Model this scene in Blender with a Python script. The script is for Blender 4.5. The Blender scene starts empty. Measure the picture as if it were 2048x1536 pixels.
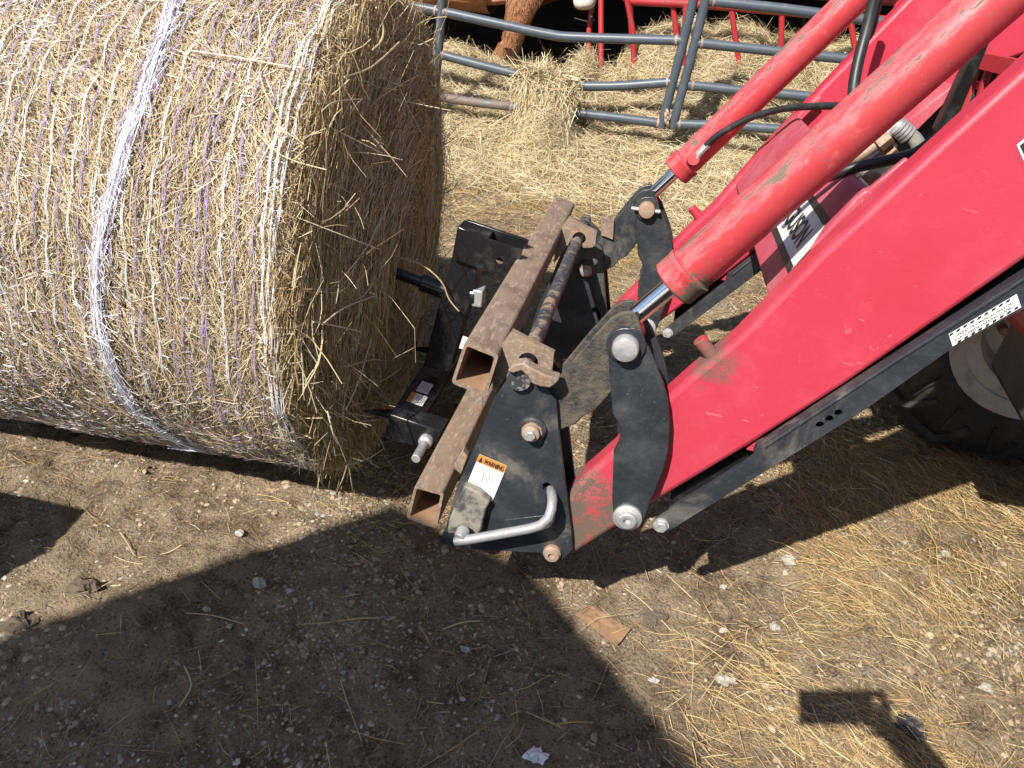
import bpy, bmesh, math, random
import numpy as np
from mathutils import Vector, Matrix, noise as mnoise
from math import radians, sin, cos, tan, pi

random.seed(5)
RNG = np.random.default_rng(11)
SC = bpy.context.scene
COL = SC.collection

# ------------------------------------------------------------------ camera
H = 1.45
PITCH, ROLL, HEAD = radians(35.0), radians(5.0), radians(8.74)
LPITCH = radians(27.6)          # the tractor stands on ground that falls away sideways
FPX = 1538.0


def basis(p):
    h = np.array([-sin(HEAD), cos(HEAD), 0.0])
    r = np.array([cos(HEAD), sin(HEAD), 0.0])
    up = np.array([0, 0, 1.0])
    fwd = h * cos(p) - up * sin(p)
    dn = -h * sin(p) - up * cos(p)
    # roll
    R = r * cos(ROLL) - dn * sin(ROLL)
    D = r * sin(ROLL) + dn * cos(ROLL)
    return np.stack([R, D, fwd], 1)      # columns: image right, image down, forward


BW = basis(PITCH)
BL = basis(LPITCH)
CAM = np.array([0, 0, H])
M_LW = BW @ BL.T
LAX = M_LW @ np.array([0, 1.0, 0])       # loader sideways axis (away from camera)
FAX = M_LW @ np.array([1.0, 0, 0])       # loader lengthwise axis (towards tractor)
UAX = M_LW @ np.array([0, 0, 1.0])


def pdir(x, y):
    return np.array([x - 1024.0, y - 768.0, FPX])


def lo(x, y, Y):
    """point of the loader seen at image x,y lying in the loader's own lengthwise plane Y metres across"""
    d = pdir(x, y)
    return CAM + (BW @ d) * (Y / (BL @ d)[1])


def wy(x, y, Y):
    d = BW @ pdir(x, y)
    return CAM + d * (Y / d[1])


def wz(x, y, z=0.0):
    d = BW @ pdir(x, y)
    return CAM + d * ((z - H) / d[2])


cd = bpy.data.cameras.new("camera")
cam = bpy.data.objects.new("camera", cd)
COL.objects.link(cam)
cd.sensor_width = 36.0
cd.sensor_fit = 'HORIZONTAL'
cd.lens = 36.0 * FPX / 2048.0
cd.clip_start, cd.clip_end = 0.02, 400
mw = Matrix.Identity(4)
for i in range(3):
    mw[i][0], mw[i][1], mw[i][2], mw[i][3] = BW[i, 0], -BW[i, 1], -BW[i, 2], CAM[i]
cam.matrix_world = mw
SC.camera = cam

# ------------------------------------------------------------------ light
SUN = Vector((0.39, 0.747, -1.0)).normalized()
sl = bpy.data.lights.new("sun", 'SUN')
sl.energy = 5.0
sl.angle = radians(0.53)
sl.color = (1.0, 0.955, 0.88)
so = bpy.data.objects.new("sun", sl)
so.rotation_euler = SUN.to_track_quat('-Z', 'Y').to_euler()
so.location = (-4, -8, 10)
COL.objects.link(so)
W = bpy.data.worlds.new("World")
SC.world = W
W.use_nodes = True
wn = W.node_tree
bg = wn.nodes["Background"]
sky = wn.nodes.new("ShaderNodeTexSky")
sky.sky_type = 'NISHITA'
sky.sun_disc = False
sky.sun_elevation = math.asin(-SUN.z)
sky.sun_rotation = math.atan2(-SUN.x, -SUN.y)
wn.links.new(sky.outputs[0], bg.inputs[0])
bg.inputs[1].default_value = 0.082
SC.view_settings.view_transform = 'Standard'
SC.view_settings.look = 'None'
SC.view_settings.gamma = 1.0
SC.view_settings.use_curve_mapping = False
SC.view_settings.exposure = 0.85
SC.cycles.max_bounces = 6
SC.cycles.diffuse_bounces = 3
SC.cycles.glossy_bounces = 3
SC.cycles.transmission_bounces = 2


# ------------------------------------------------------------------ materials
def nd(nt, t, **kw):
    n = nt.nodes.new(t)
    for k, v in kw.items():
        setattr(n, k, v)
    return n


def ramp(nt, src, a, b, smooth=True):
    m = nd(nt, "ShaderNodeMapRange")
    m.interpolation_type = 'SMOOTHSTEP' if smooth else 'LINEAR'
    m.inputs[1].default_value, m.inputs[2].default_value = a, b
    nt.links.new(src, m.inputs[0])
    return m.outputs[0]


def mth(nt, op, a, b=None, clamp=False):
    m = nd(nt, "ShaderNodeMath", operation=op, use_clamp=clamp)
    for i, v in enumerate((a, b)):
        if v is None:
            continue
        if isinstance(v, (int, float)):
            m.inputs[i].default_value = v
        else:
            nt.links.new(v, m.inputs[i])
    return m.outputs[0]


def noise(nt, vec, scale, detail=4, rough=0.6, stretch=None, dist=0.0):
    if stretch is not None:
        mp = nd(nt, "ShaderNodeMapping")
        mp.inputs['Scale'].default_value = stretch
        nt.links.new(vec, mp.inputs[0])
        vec = mp.outputs[0]
    n = nd(nt, "ShaderNodeTexNoise")
    n.inputs['Scale'].default_value = scale
    n.inputs['Detail'].default_value = detail
    n.inputs['Roughness'].default_value = rough
    n.inputs['Distortion'].default_value = dist
    nt.links.new(vec, n.inputs['Vector'])
    return n.outputs['Fac']


def mixc(nt, fac, a, b):
    m = nd(nt, "ShaderNodeMix", data_type='RGBA')
    if isinstance(fac, (int, float)):
        m.inputs[0].default_value = fac
    else:
        nt.links.new(fac, m.inputs[0])
    for i, v in ((6, a), (7, b)):
        if isinstance(v, tuple):
            m.inputs[i].default_value = (*v, 1)
        else:
            nt.links.new(v, m.inputs[i])
    return m.outputs[2]


def mixf(nt, fac, a, b):
    m = nd(nt, "ShaderNodeMix", data_type='FLOAT')
    nt.links.new(fac, m.inputs[0])
    for i, v in ((2, a), (3, b)):
        if isinstance(v, (int, float)):
            m.inputs[i].default_value = v
        else:
            nt.links.new(v, m.inputs[i])
    return m.outputs[0]


def near_mask(nt, vec, p, r0, r1):
    """1 within r0 of world point p, 0 beyond r1: where mud is splashed"""
    v = nd(nt, "ShaderNodeVectorMath", operation='DISTANCE')
    nt.links.new(vec, v.inputs[0])
    v.inputs[1].default_value = tuple(p)
    return ramp(nt, v.outputs['Value'], r1, r0)


def material(name, base, rough=0.5, metal=0.0, spec=0.5, layers=(), bump=0.0, bscale=60, coat=0.0, attr=None, extra=None):
    """layers: (colour, roughness, noise scale, lo, hi, stretch, amount, metal)"""
    m = bpy.data.materials.new(name)
    m.use_nodes = True
    nt = m.node_tree
    b = nt.nodes["Principled BSDF"]
    geo = nd(nt, "ShaderNodeNewGeometry")
    vec = geo.outputs['Position']
    c = base
    r = rough
    me = metal
    if attr:
        a = nd(nt, "ShaderNodeAttribute", attribute_name=attr)
        c = a.outputs['Color']
    for L in layers:
        col, ro, sc, lo_, hi_, st, am = L[:7]
        f = ramp(nt, noise(nt, vec, sc, 6, 0.65, st, L[8] if len(L) > 8 else 0.0), lo_, hi_)
        if am != 1:
            f = mth(nt, 'MULTIPLY', f, am)
        c = mixc(nt, f, c, col)
        r = mixf(nt, f, r, ro)
        if len(L) > 7 and L[7] is not None:
            me = mixf(nt, f, me, L[7])
    if extra:
        c, r = extra(nt, vec, c, r)
    for v, key in ((c, 'Base Color'), (r, 'Roughness'), (me, 'Metallic')):
        if isinstance(v, tuple):
            b.inputs[key].default_value = (*v, 1)
        elif isinstance(v, (int, float)):
            b.inputs[key].default_value = v
        else:
            nt.links.new(v, b.inputs[key])
    b.inputs['Specular IOR Level'].default_value = spec
    b.inputs['Coat Weight'].default_value = coat
    b.inputs['Coat Roughness'].default_value = 0.15
    if bump:
        bp = nd(nt, "ShaderNodeBump")
        bp.inputs['Strength'].default_value = 1.0
        bp.inputs['Distance'].default_value = bump
        nt.links.new(noise(nt, vec, bscale, 6, 0.6), bp.inputs['Height'])
        nt.links.new(bp.outputs[0], b.inputs['Normal'])
    return m


YC0 = 1.245


def nrm0(v):
    return np.asarray(v, float) / np.linalg.norm(v)


TIP = lo(1165, 1050, 1.215)
STUB = lo(1420, 715, 1.24)
GLAND = lo(1395, 580, 1.245)
MUD = (0.10, 0.074, 0.052)


def arm_dirt(nt, vec, c, r):
    n = noise(nt, vec, 24, 10, 0.80, None, 0.8)
    n2 = noise(nt, vec, 420, 5, 0.75)
    t = near_mask(nt, vec, TIP, 0.03, 0.24)
    mix_ = mth(nt, 'ADD', mth(nt, 'MULTIPLY', n, 0.58), mth(nt, 'MULTIPLY', n2, 0.42))
    f = ramp(nt, mth(nt, 'ADD', mix_, mth(nt, 'MULTIPLY', t, 0.13)), 0.57, 0.62)
    f = mth(nt, 'MULTIPLY', f, ramp(nt, t, 0.03, 0.25))
    s = near_mask(nt, vec, STUB, 0.005, 0.085)
    f2 = ramp(nt, mth(nt, 'ADD', mix_, mth(nt, 'MULTIPLY', s, 0.16)), 0.56, 0.65)
    f2 = mth(nt, 'MULTIPLY', f2, ramp(nt, s, 0.03, 0.5))
    f = mth(nt, 'MAXIMUM', f, mth(nt, 'MULTIPLY', f2, 0.85))
    g = mth(nt, 'MULTIPLY', ramp(nt, mix_, 0.42, 0.70), mth(nt, 'MULTIPLY', near_mask(nt, vec, TIP, 0.1, 0.5), 0.30))
    c = mixc(nt, g, c, (0.30, 0.16, 0.13))
    c = mixc(nt, f, c, MUD)
    return c, mixf(nt, f, r, 0.95)


CYL_AX = nrm0(lo(2250, -232, YC0) - lo(1385, 537, YC0))
CYL_S = nrm0(np.cross(CYL_AX, np.array([0, 0, 1.0])))
CYL_T = np.cross(CYL_S, CYL_AX)


def cyl_axes(nt, vec, squeeze):
    cb_ = nd(nt, "ShaderNodeCombineXYZ")
    for i, (a_, k_) in enumerate(((CYL_AX, squeeze), (CYL_S, 1.0), (CYL_T, 1.0))):
        d_ = nd(nt, "ShaderNodeVectorMath", operation='DOT_PRODUCT')
        nt.links.new(vec, d_.inputs[0])
        d_.inputs[1].default_value = tuple(np.asarray(a_) * k_)
        nt.links.new(d_.outputs['Value'], cb_.inputs[i])
    return cb_.outputs[0]


def cyl_dirt(nt, vec, c, r):
    # worn patches run along the barrel and sit mostly on its crown
    gn = nd(nt, "ShaderNodeNewGeometry")
    dn_ = nd(nt, "ShaderNodeVectorMath", operation='DOT_PRODUCT')
    nt.links.new(gn.outputs['Normal'], dn_.inputs[0])
    dn_.inputs[1].default_value = tuple(nrm0(CYL_T - CYL_S * -0.25 if CYL_S[1] < 0 else CYL_T - CYL_S * 0.25))
    crown = ramp(nt, dn_.outputs['Value'], 0.45, 0.97)
    v2 = cyl_axes(nt, vec, 0.28)
    w1 = noise(nt, v2, 52, 8, 0.70, None, 0.3)
    w2 = noise(nt, cyl_axes(nt, vec, 0.5), 120, 6, 0.7)
    fade = ramp(nt, mth(nt, 'ADD', mth(nt, 'MULTIPLY', w1, 0.8), mth(nt, 'MULTIPLY', crown, 0.16)), 0.46, 0.60)
    c = mixc(nt, mth(nt, 'MULTIPLY', fade, 0.55), c, (0.52, 0.17, 0.175))
    chip = ramp(nt, mth(nt, 'ADD', mth(nt, 'ADD', mth(nt, 'MULTIPLY', w1, 0.72), mth(nt, 'MULTIPLY', w2, 0.22)), mth(nt, 'MULTIPLY', crown, 0.13)), 0.632, 0.642)
    c = mixc(nt, chip, c, (0.15, 0.105, 0.075))
    r = mixf(nt, chip, r, 0.8)
    n = noise(nt, vec, 60, 8, 0.75)
    t = near_mask(nt, vec, GLAND + np.array([0.02, -0.02, -0.03]), 0.02, 0.13)
    f = ramp(nt, mth(nt, 'ADD', mth(nt, 'MULTIPLY', n, 0.8), mth(nt, 'MULTIPLY', t, 0.42)), 0.57, 0.66)
    f = mth(nt, 'MULTIPLY', f, ramp(nt, t, 0.03, 0.3))
    c = mixc(nt, f, c, (0.10, 0.075, 0.05))
    return c, mixf(nt, f, r, 0.95)


CYLST = (0.55, 1.2, 1.2)
RED = (0.425, 0.032, 0.058)
M = {}
M['red'] = material('red_paint', RED, 0.40, layers=[
    ((0.50, 0.11, 0.13), 0.6, 6, 0.45, 0.75, None, 0.5),
    ((0.70, 0.14, 0.16), 0.6, 120, 0.62, 0.70, (1, 1, 5), 0.35),
    ((0.40, 0.022, 0.043), 0.48, 5, 0.45, 0.7, None, 0.6),
    ((0.48, 0.15, 0.16), 0.6, 45, 0.66, 0.72, None, 0.45),
    ((0.60, 0.20, 0.22), 0.6, 60, 0.665, 0.70, (0.25, 1, 1.5), 0.5),
    ((0.20, 0.12, 0.09), 0.8, 300, 0.70, 0.75, None, 0.5)], bump=0.0006, bscale=25, extra=arm_dirt)
M['red_dusty'] = material('dusty_red_paint', (0.40, 0.055, 0.085), 0.5, layers=[
    ((0.44, 0.15, 0.17), 0.7, 9, 0.40, 0.75, None, 0.8),
    ((0.75, 0.42, 0.42), 0.7, 70, 0.62, 0.72, (1, 6, 1), 0.5)], bump=0.0005, bscale=30)
M['red_cyl'] = material('faded_red_paint', (0.42, 0.042, 0.050), 0.36, layers=[
    ((0.45, 0.09, 0.095), 0.5, 10, 0.45, 0.8, None, 0.6),
    ((0.62, 0.22, 0.22), 0.6, 24, 0.58, 0.70, None, 0.3),
    ((0.13, 0.085, 0.06), 0.8, 85, 0.635, 0.655, None, 1.0)], bump=0.0004, bscale=60, extra=cyl_dirt)
M['red_old'] = material('rusty_red_paint', (0.36, 0.022, 0.026), 0.5, layers=[
    ((0.13, 0.06, 0.04), 0.85, 22, 0.55, 0.65, None, 0.7)], bump=0.001)
M['black'] = material('black_paint', (0.021, 0.024, 0.029), 0.36, layers=[
    ((0.085, 0.084, 0.085), 0.5, 11, 0.42, 0.8, None, 0.6),
    ((0.09, 0.09, 0.095), 0.5, 40, 0.63, 0.67, (5, 1, 1.2), 0.45, None, 2.0),
    ((0.16, 0.14, 0.115), 0.85, 7, 0.52, 0.72, None, 0.55, None, 0.8),
    ((0.20, 0.12, 0.08), 0.8, 17, 0.69, 0.72, None, 0.8, None, 0.6),
    ((0.22, 0.18, 0.13), 0.8, 90, 0.68, 0.72, None, 0.7)], bump=0.006, bscale=13)
M['black_dusty'] = material('dusty_black_paint', (0.05, 0.05, 0.05), 0.55, layers=[
    ((0.26, 0.235, 0.19), 0.85, 30, 0.38, 0.62, None, 0.8)], bump=0.0008, bscale=60)
M['black_new'] = material('glossy_black_paint', (0.009, 0.009, 0.010), 0.26, layers=[
    ((0.07, 0.07, 0.07), 0.55, 16, 0.48, 0.75, None, 0.6),
    ((0.16, 0.15, 0.13), 0.8, 140, 0.68, 0.72, None, 0.8)], bump=0.0004, bscale=50)
M['black_mud'] = material('muddy_black_paint', (0.03, 0.029, 0.029), 0.5, layers=[
    ((0.095, 0.078, 0.058), 0.95, 16, 0.42, 0.6, None, 0.85),
    ((0.06, 0.048, 0.036), 0.95, 130, 0.5, 0.6, None, 0.8)], bump=0.004, bscale=110)
M['rust'] = material('brown_rust', (0.205, 0.148, 0.108), 0.62, layers=[
    ((0.125, 0.082, 0.060), 0.75, 20, 0.45, 0.68, None, 0.85),
    ((0.36, 0.28, 0.215), 0.55, 45, 0.50, 0.68, (3, 0.5, 3), 0.75),
    ((0.33, 0.16, 0.07), 0.85, 22, 0.56, 0.72, None, 0.7),
    ((0.06, 0.042, 0.035), 0.7, 35, 0.68, 0.74, None, 0.7)], bump=0.0012, bscale=90)
M['rust_in'] = material('orange_rust', (0.26, 0.155, 0.09), 0.85, layers=[
    ((0.20, 0.11, 0.06), 0.85, 30, 0.45, 0.7, None, 0.8)], bump=0.0008, bscale=90)
M['bar'] = material('worn_black_bar', (0.035, 0.036, 0.040), 0.45, layers=[
    ((0.24, 0.16, 0.11), 0.8, 22, 0.52, 0.60, None, 0.9),
    ((0.20, 0.20, 0.21), 0.5, 70, 0.54, 0.60, (1, 4, 1), 0.8)], bump=0.0008, bscale=80)
M['zinc'] = material('galvanised_steel', (0.50, 0.50, 0.50), 0.5, 0.75, layers=[
    ((0.28, 0.26, 0.24), 0.75, 40, 0.45, 0.7, None, 0.8, 0.2)], bump=0.0006, bscale=120)
M['rod_grey'] = material('grey_handle_steel', (0.30, 0.30, 0.31), 0.5, 0.4, layers=[
    ((0.25, 0.23, 0.21), 0.8, 40, 0.5, 0.7, None, 0.7, 0.1)], bump=0.0006, bscale=120)
M['chrome'] = material('chrome_plate', (0.80, 0.80, 0.82), 0.10, 1.0)
M['nut'] = material('rusty_nut', (0.34, 0.26, 0.20), 0.65, 0.4, layers=[
    ((0.30, 0.14, 0.08), 0.85, 60, 0.45, 0.65, None, 0.8, 0.0)], bump=0.0006, bscale=150)
M['rubber'] = material('black_rubber', (0.016, 0.016, 0.017), 0.42, layers=[
    ((0.06, 0.058, 0.055), 0.7, 30, 0.5, 0.75, None, 0.6)])
M['hose_grey'] = material('dusty_hose', (0.15, 0.145, 0.13), 0.85, layers=[
    ((0.24, 0.22, 0.18), 0.9, 60, 0.5, 0.7, None, 0.8)])
M['tyre'] = material('tyre_rubber', (0.022, 0.021, 0.020), 0.75, layers=[
    ((0.085, 0.072, 0.055), 0.95, 9, 0.45, 0.75, None, 0.75),
    ((0.12, 0.10, 0.075), 0.95, 60, 0.62, 0.72, None, 0.6)], bump=0.002, bscale=70)
M['rim'] = material('cream_rim_paint', (0.48, 0.46, 0.43), 0.55, layers=[
    ((0.26, 0.22, 0.17), 0.9, 14, 0.45, 0.7, None, 0.8)])
M['gate'] = material('blue_grey_gate_paint', (0.062, 0.077, 0.097), 0.42, layers=[
    ((0.14, 0.15, 0.16), 0.6, 12, 0.5, 0.75, None, 0.5),
    ((0.20, 0.11, 0.07), 0.85, 30, 0.66, 0.71, None, 0.9)])
M['gate_rust'] = material('rusted_gate_paint', (0.15, 0.11, 0.09), 0.7, layers=[
    ((0.085, 0.10, 0.12), 0.5, 12, 0.52, 0.60, None, 0.9)])
M['white'] = material('white_sticker', (0.74, 0.74, 0.73), 0.45, layers=[
    ((0.45, 0.42, 0.38), 0.7, 90, 0.62, 0.70, None, 0.7)])
M['silver'] = material('silver_sticker', (0.62, 0.62, 0.61), 0.5, layers=[
    ((0.36, 0.35, 0.35), 0.7, 60, 0.55, 0.68, (1, 3, 1), 0.7)])
M['ink'] = material('black_ink', (0.02, 0.02, 0.022), 0.5)
M['grey_ink'] = material('grey_ink', (0.35, 0.35, 0.35), 0.5)
M['orange'] = material('orange_ink', (0.55, 0.21, 0.04), 0.5)
M['grime'] = material('dried_mud', MUD, 0.95, bump=0.004, bscale=120)
M['netw'] = material('white_net_plastic', (0.78, 0.77, 0.80), 0.4)
M['netp'] = material('purple_net_plastic', (0.40, 0.33, 0.46), 0.45)
M['core'] = material('packed_hay', (0.27, 0.19, 0.095), 0.9, layers=[
    ((0.33, 0.24, 0.11), 0.9, 60, 0.45, 0.6, (1, 1, 1), 0.8),
    ((0.09, 0.06, 0.03), 0.95, 120, 0.58, 0.70, None, 0.8)], bump=0.01, bscale=90)
M['card'] = material('wet_brown_cardboard', (0.225, 0.13, 0.072), 0.9, layers=[
    ((0.14, 0.075, 0.045), 0.9, 30, 0.5, 0.65, None, 0.8),
    ((0.25, 0.155, 0.09), 0.9, 12, 0.5, 0.7, None, 0.6)], bump=0.001, bscale=90)
M['foil'] = material('crumpled_white_paper', (0.62, 0.63, 0.66), 0.45, 0.2)
M['plastic'] = material('torn_black_plastic', (0.03, 0.03, 0.032), 0.6)
M['dung'] = material('dried_dung', (0.055, 0.042, 0.028), 0.95, bump=0.004, bscale=150)
M['stone'] = material('pale_stone', (0.32, 0.295, 0.25), 0.85, layers=[
    ((0.36, 0.32, 0.27), 0.9, 60, 0.5, 0.7, None, 0.7)], bump=0.002, bscale=120)
M['wood'] = material('dark_barn_boards', (0.055, 0.042, 0.032), 0.9, layers=[
    ((0.03, 0.024, 0.02), 0.9, 6, 0.45, 0.6, (1, 1, 0.1), 0.8)], bump=0.003, bscale=30)
M['tin'] = material('grey_roof_tin', (0.34, 0.35, 0.36), 0.5, 0.5, layers=[
    ((0.22, 0.14, 0.10), 0.8, 3, 0.55, 0.7, None, 0.6)])
M['barnfloor'] = material('shaded_manure', (0.030, 0.023, 0.017), 0.95, bump=0.02, bscale=20)  # manure brown, painted extra dark for the barn's shade
M['cloth'] = material('blue_work_shirt', (0.07, 0.10, 0.17), 0.9, bump=0.001, bscale=300)
M['skin'] = material('skin', (0.50, 0.29, 0.20), 0.5)
M['denim'] = material('denim', (0.04, 0.06, 0.11), 0.9)
M['phone'] = material('phone_case', (0.015, 0.015, 0.017), 0.4)
M['bin'] = material('green_blocker_plastic', (0.03, 0.10, 0.05), 0.5)  # for the box added to cast the left shadow
for key, nm in (('straw', 'dry_hay_stems'),):
    m = material(nm, (0.4, 0.3, 0.15), 0.62, spec=0.35, attr='Col')
    M[key] = m
M['gravel'] = material('gravel_chips', (0.4, 0.37, 0.32), 0.9, spec=0.3, attr='Col')


def ground_mat():
    m = bpy.data.materials.new('trodden_earth')
    m.use_nodes = True
    nt = m.node_tree
    b = nt.nodes["Principled BSDF"]
    geo = nd(nt, "ShaderNodeNewGeometry")
    v = geo.outputs['Position']
    n1 = noise(nt, v, 2.2, 6, 0.6)
    n2 = noise(nt, v, 14, 8, 0.7)
    n3 = noise(nt, v, 150, 6, 0.7)
    c = mixc(nt, ramp(nt, n1, 0.36, 0.64), (0.215, 0.150, 0.092), (0.365, 0.273, 0.172))
    c = mixc(nt, mth(nt, 'MULTIPLY', ramp(nt, n2, 0.45, 0.62), 0.75), c, (0.41, 0.315, 0.205))
    c = mixc(nt, mth(nt, 'MULTIPLY', ramp(nt, n2, 0.47, 0.36), 0.6), c, (0.085, 0.060, 0.040))
    c = mixc(nt, mth(nt, 'MULTIPLY', ramp(nt, n3, 0.54, 0.63), 0.85), c, (0.42, 0.35, 0.26))
    c = mixc(nt, mth(nt, 'MULTIPLY', ramp(nt, n3, 0.46, 0.37), 0.8), c, (0.060, 0.044, 0.031))
    # small stones pressed into the earth
    vo = nd(nt, "ShaderNodeTexVoronoi")
    vo.inputs['Scale'].default_value = 70
    nt.links.new(v, vo.inputs['Vector'])
    wn_ = nd(nt, "ShaderNodeTexWhiteNoise")
    nt.links.new(vo.outputs['Position'], wn_.inputs['Vector'])
    sel = mth(nt, 'MULTIPLY', ramp(nt, wn_.outputs['Value'], 0.80, 0.82), ramp(nt, vo.outputs['Distance'], 0.36, 0.28))
    sel = mth(nt, 'MULTIPLY', sel, ramp(nt, n1, 0.40, 0.58))
    c = mixc(nt, mth(nt, 'MULTIPLY', sel, 0.8), c, (0.37, 0.34, 0.29))
    nt.links.new(c, b.inputs['Base Color'])
    b.inputs['Roughness'].default_value = 0.95
    b.inputs['Specular IOR Level'].default_value = 0.2
    h = mth(nt, 'ADD', mth(nt, 'MULTIPLY', n2, 1.2), mth(nt, 'MULTIPLY', n3, 0.6))
    h = mth(nt, 'ADD', h, mth(nt, 'MULTIPLY', sel, 0.35))
    bp = nd(nt, "ShaderNodeBump")
    bp.inputs['Distance'].default_value = 0.030
    bp.inputs['Strength'].default_value = 1.0
    nt.links.new(h, bp.inputs['Height'])
    nt.links.new(bp.outputs[0], b.inputs['Normal'])
    return m


M['ground'] = ground_mat()


def cow_mat():
    m = bpy.data.materials.new('red_cow_hide')
    m.use_nodes = True
    nt = m.node_tree
    b = nt.nodes["Principled BSDF"]
    geo = nd(nt, "ShaderNodeNewGeometry")
    v = geo.outputs['Position']
    n1 = noise(nt, v, 9, 6, 0.65)
    n2 = noise(nt, v, 60, 6, 0.7, (1, 1, 0.25))
    c = mixc(nt, ramp(nt, n1, 0.35, 0.68), (0.24, 0.095, 0.040), (0.38, 0.185, 0.085))
    c = mixc(nt, mth(nt, 'MULTIPLY', ramp(nt, n2, 0.45, 0.65), 0.6), c, (0.46, 0.26, 0.14))
    f = near_mask(nt, v, COW_FACE, 0.26, 0.30)
    c = mixc(nt, f, c, (0.66, 0.60, 0.53))
    f2 = near_mask(nt, v, COW_NOSE, 0.035, 0.07)
    c = mixc(nt, f2, c, (0.55, 0.36, 0.29))
    nt.links.new(c, b.inputs['Base Color'])
    b.inputs['Roughness'].default_value = 0.8
    bp = nd(nt, "ShaderNodeBump")
    bp.inputs['Distance'].default_value = 0.004
    nt.links.new(n2, bp.inputs['Height'])
    nt.links.new(bp.outputs[0], b.inputs['Normal'])
    return m


COW_FACE = wy(1178, -60, 5.35)
COW_NOSE = wy(1168, 12, 5.30)
M['cow'] = cow_mat()


# ------------------------------------------------------------------ mesh helpers
def nrm(v):
    v = np.asarray(v, float)
    return v / (np.linalg.norm(v) + 1e-12)


class MB:
    def __init__(s):
        s.v, s.f = [], []

    def add(s, vs, fs):
        o = len(s.v)
        s.v += [tuple(map(float, p)) for p in vs]
        s.f += [tuple(i + o for i in f) for f in fs]
        return s

    def prism(s, poly, vec, holes=()):
        vec = np.asarray(vec, float)
        loops = [list(map(np.asarray, poly))] + [list(map(np.asarray, h)) for h in holes]
        if holes:
            from mathutils.geometry import tessellate_polygon
            flat = [p for l in loops for p in l]
            n = len(flat)
            tris = tessellate_polygon([[Vector(p) for p in l] for l in loops])
            vs = flat + [p + vec for p in flat]
            fs = [tuple(t) for t in tris] + [tuple(i + n for i in reversed(t)) for t in tris]
            o = 0
            for l in loops:
                k = len(l)
                for i in range(k):
                    j = (i + 1) % k
                    fs.append((o + i, o + j, o + j + n, o + i + n))
                o += k
            return s.add(vs, fs)
        P = loops[0]
        n = len(P)
        vs = P + [p + vec for p in P]
        fs = [tuple(range(n)), tuple(range(2 * n - 1, n - 1, -1))]
        fs += [(i, (i + 1) % n, (i + 1) % n + n, i + n) for i in range(n)]
        return s.add(vs, fs)

    def box(s, c, ax, dims):
        c = np.asarray(c, float)
        a = [nrm(x) * d / 2 for x, d in zip(ax, dims)]
        P = [c - a[0] - a[1] - a[2], c + a[0] - a[1] - a[2], c + a[0] + a[1] - a[2], c - a[0] + a[1] - a[2]]
        return s.prism(P, 2 * a[2])

    def tube(s, path, rad, n=12, cap=True, phase=0.0, squash=1.0):
        path = [np.asarray(p, float) for p in path]
        k = len(path)
        rads = rad if hasattr(rad, '__len__') else [rad] * k
        T = [nrm(path[min(i + 1, k - 1)] - path[max(i - 1, 0)]) for i in range(k)]
        ref = np.array([0, 0, 1.0])
        if abs(T[0] @ ref) > 0.9:
            ref = np.array([1.0, 0, 0])
        u = nrm(np.cross(T[0], ref))
        vs = []
        for i in range(k):
            u = nrm(u - T[i] * (u @ T[i]))
            w = np.cross(T[i], u)
            for j in range(n):
                a = 2 * pi * j / n + phase
                vs.append(path[i] + (u * cos(a) + w * sin(a) * squash) * rads[i])
        fs = []
        for i in range(k - 1):
            for j in range(n):
                fs.append((i * n + j, i * n + (j + 1) % n, (i + 1) * n + (j + 1) % n, (i + 1) * n + j))
        if cap:
            fs.append(tuple(range(n - 1, -1, -1)))
            fs.append(tuple(range((k - 1) * n, k * n)))
        return s.add(vs, fs)

    def cyl(s, p0, p1, r, n=20, r1=None):
        return s.tube([p0, p1], [r, r if r1 is None else r1], n)

    def lathe(s, c, axis, prof, n=32, u=None, ang=2 * pi, closed=False):
        """prof: (offset along axis, radius)"""
        axis = nrm(axis)
        if u is None:
            u = np.cross(axis, [0, 0, 1.0] if abs(axis[2]) < 0.9 else [1.0, 0, 0])
        u = nrm(u)
        w = np.cross(axis, u)
        c = np.asarray(c, float)
        vs = []
        for j in range(n):
            a = ang * j / n
            d = u * cos(a) + w * sin(a)
            vs += [c + axis * o + d * r for o, r in prof]
        k = len(prof)
        fs = []
        for j in range(n):
            j2 = (j + 1) % n
            for i in range(k - 1 + (1 if closed else 0)):
                i2 = (i + 1) % k
                fs.append((j * k + i, j2 * k + i, j2 * k + i2, j * k + i2))
        return s.add(vs, fs)

    def blob(s, c, r, ax=None, seed=0, amp=0.25, sub=2):
        bm = bmesh.new()
        bmesh.ops.create_icosphere(bm, subdivisions=sub, radius=1.0)
        vs = []
        r = np.asarray(r if hasattr(r, '__len__') else (r, r, r), float)
        for v in bm.verts:
            d = mnoise.noise(v.co * 1.6 + Vector((seed * 7.3, seed * 3.1, seed)))
            q = np.array(v.co) * (1 + amp * d) * r
            if ax is not None:
                q = ax[0] * q[0] + ax[1] * q[1] + ax[2] * q[2]
            vs.append(np.asarray(c) + q)
        bm.verts.index_update()
        fs = [tuple(v.index for v in f.verts) for f in bm.faces]
        bm.free()
        return s.add(vs, fs)


def origin_of(parent):
    o = np.zeros(3)
    p = parent
    while p is not None:
        o += np.array(p.location)
        p = p.parent
    return o


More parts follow.
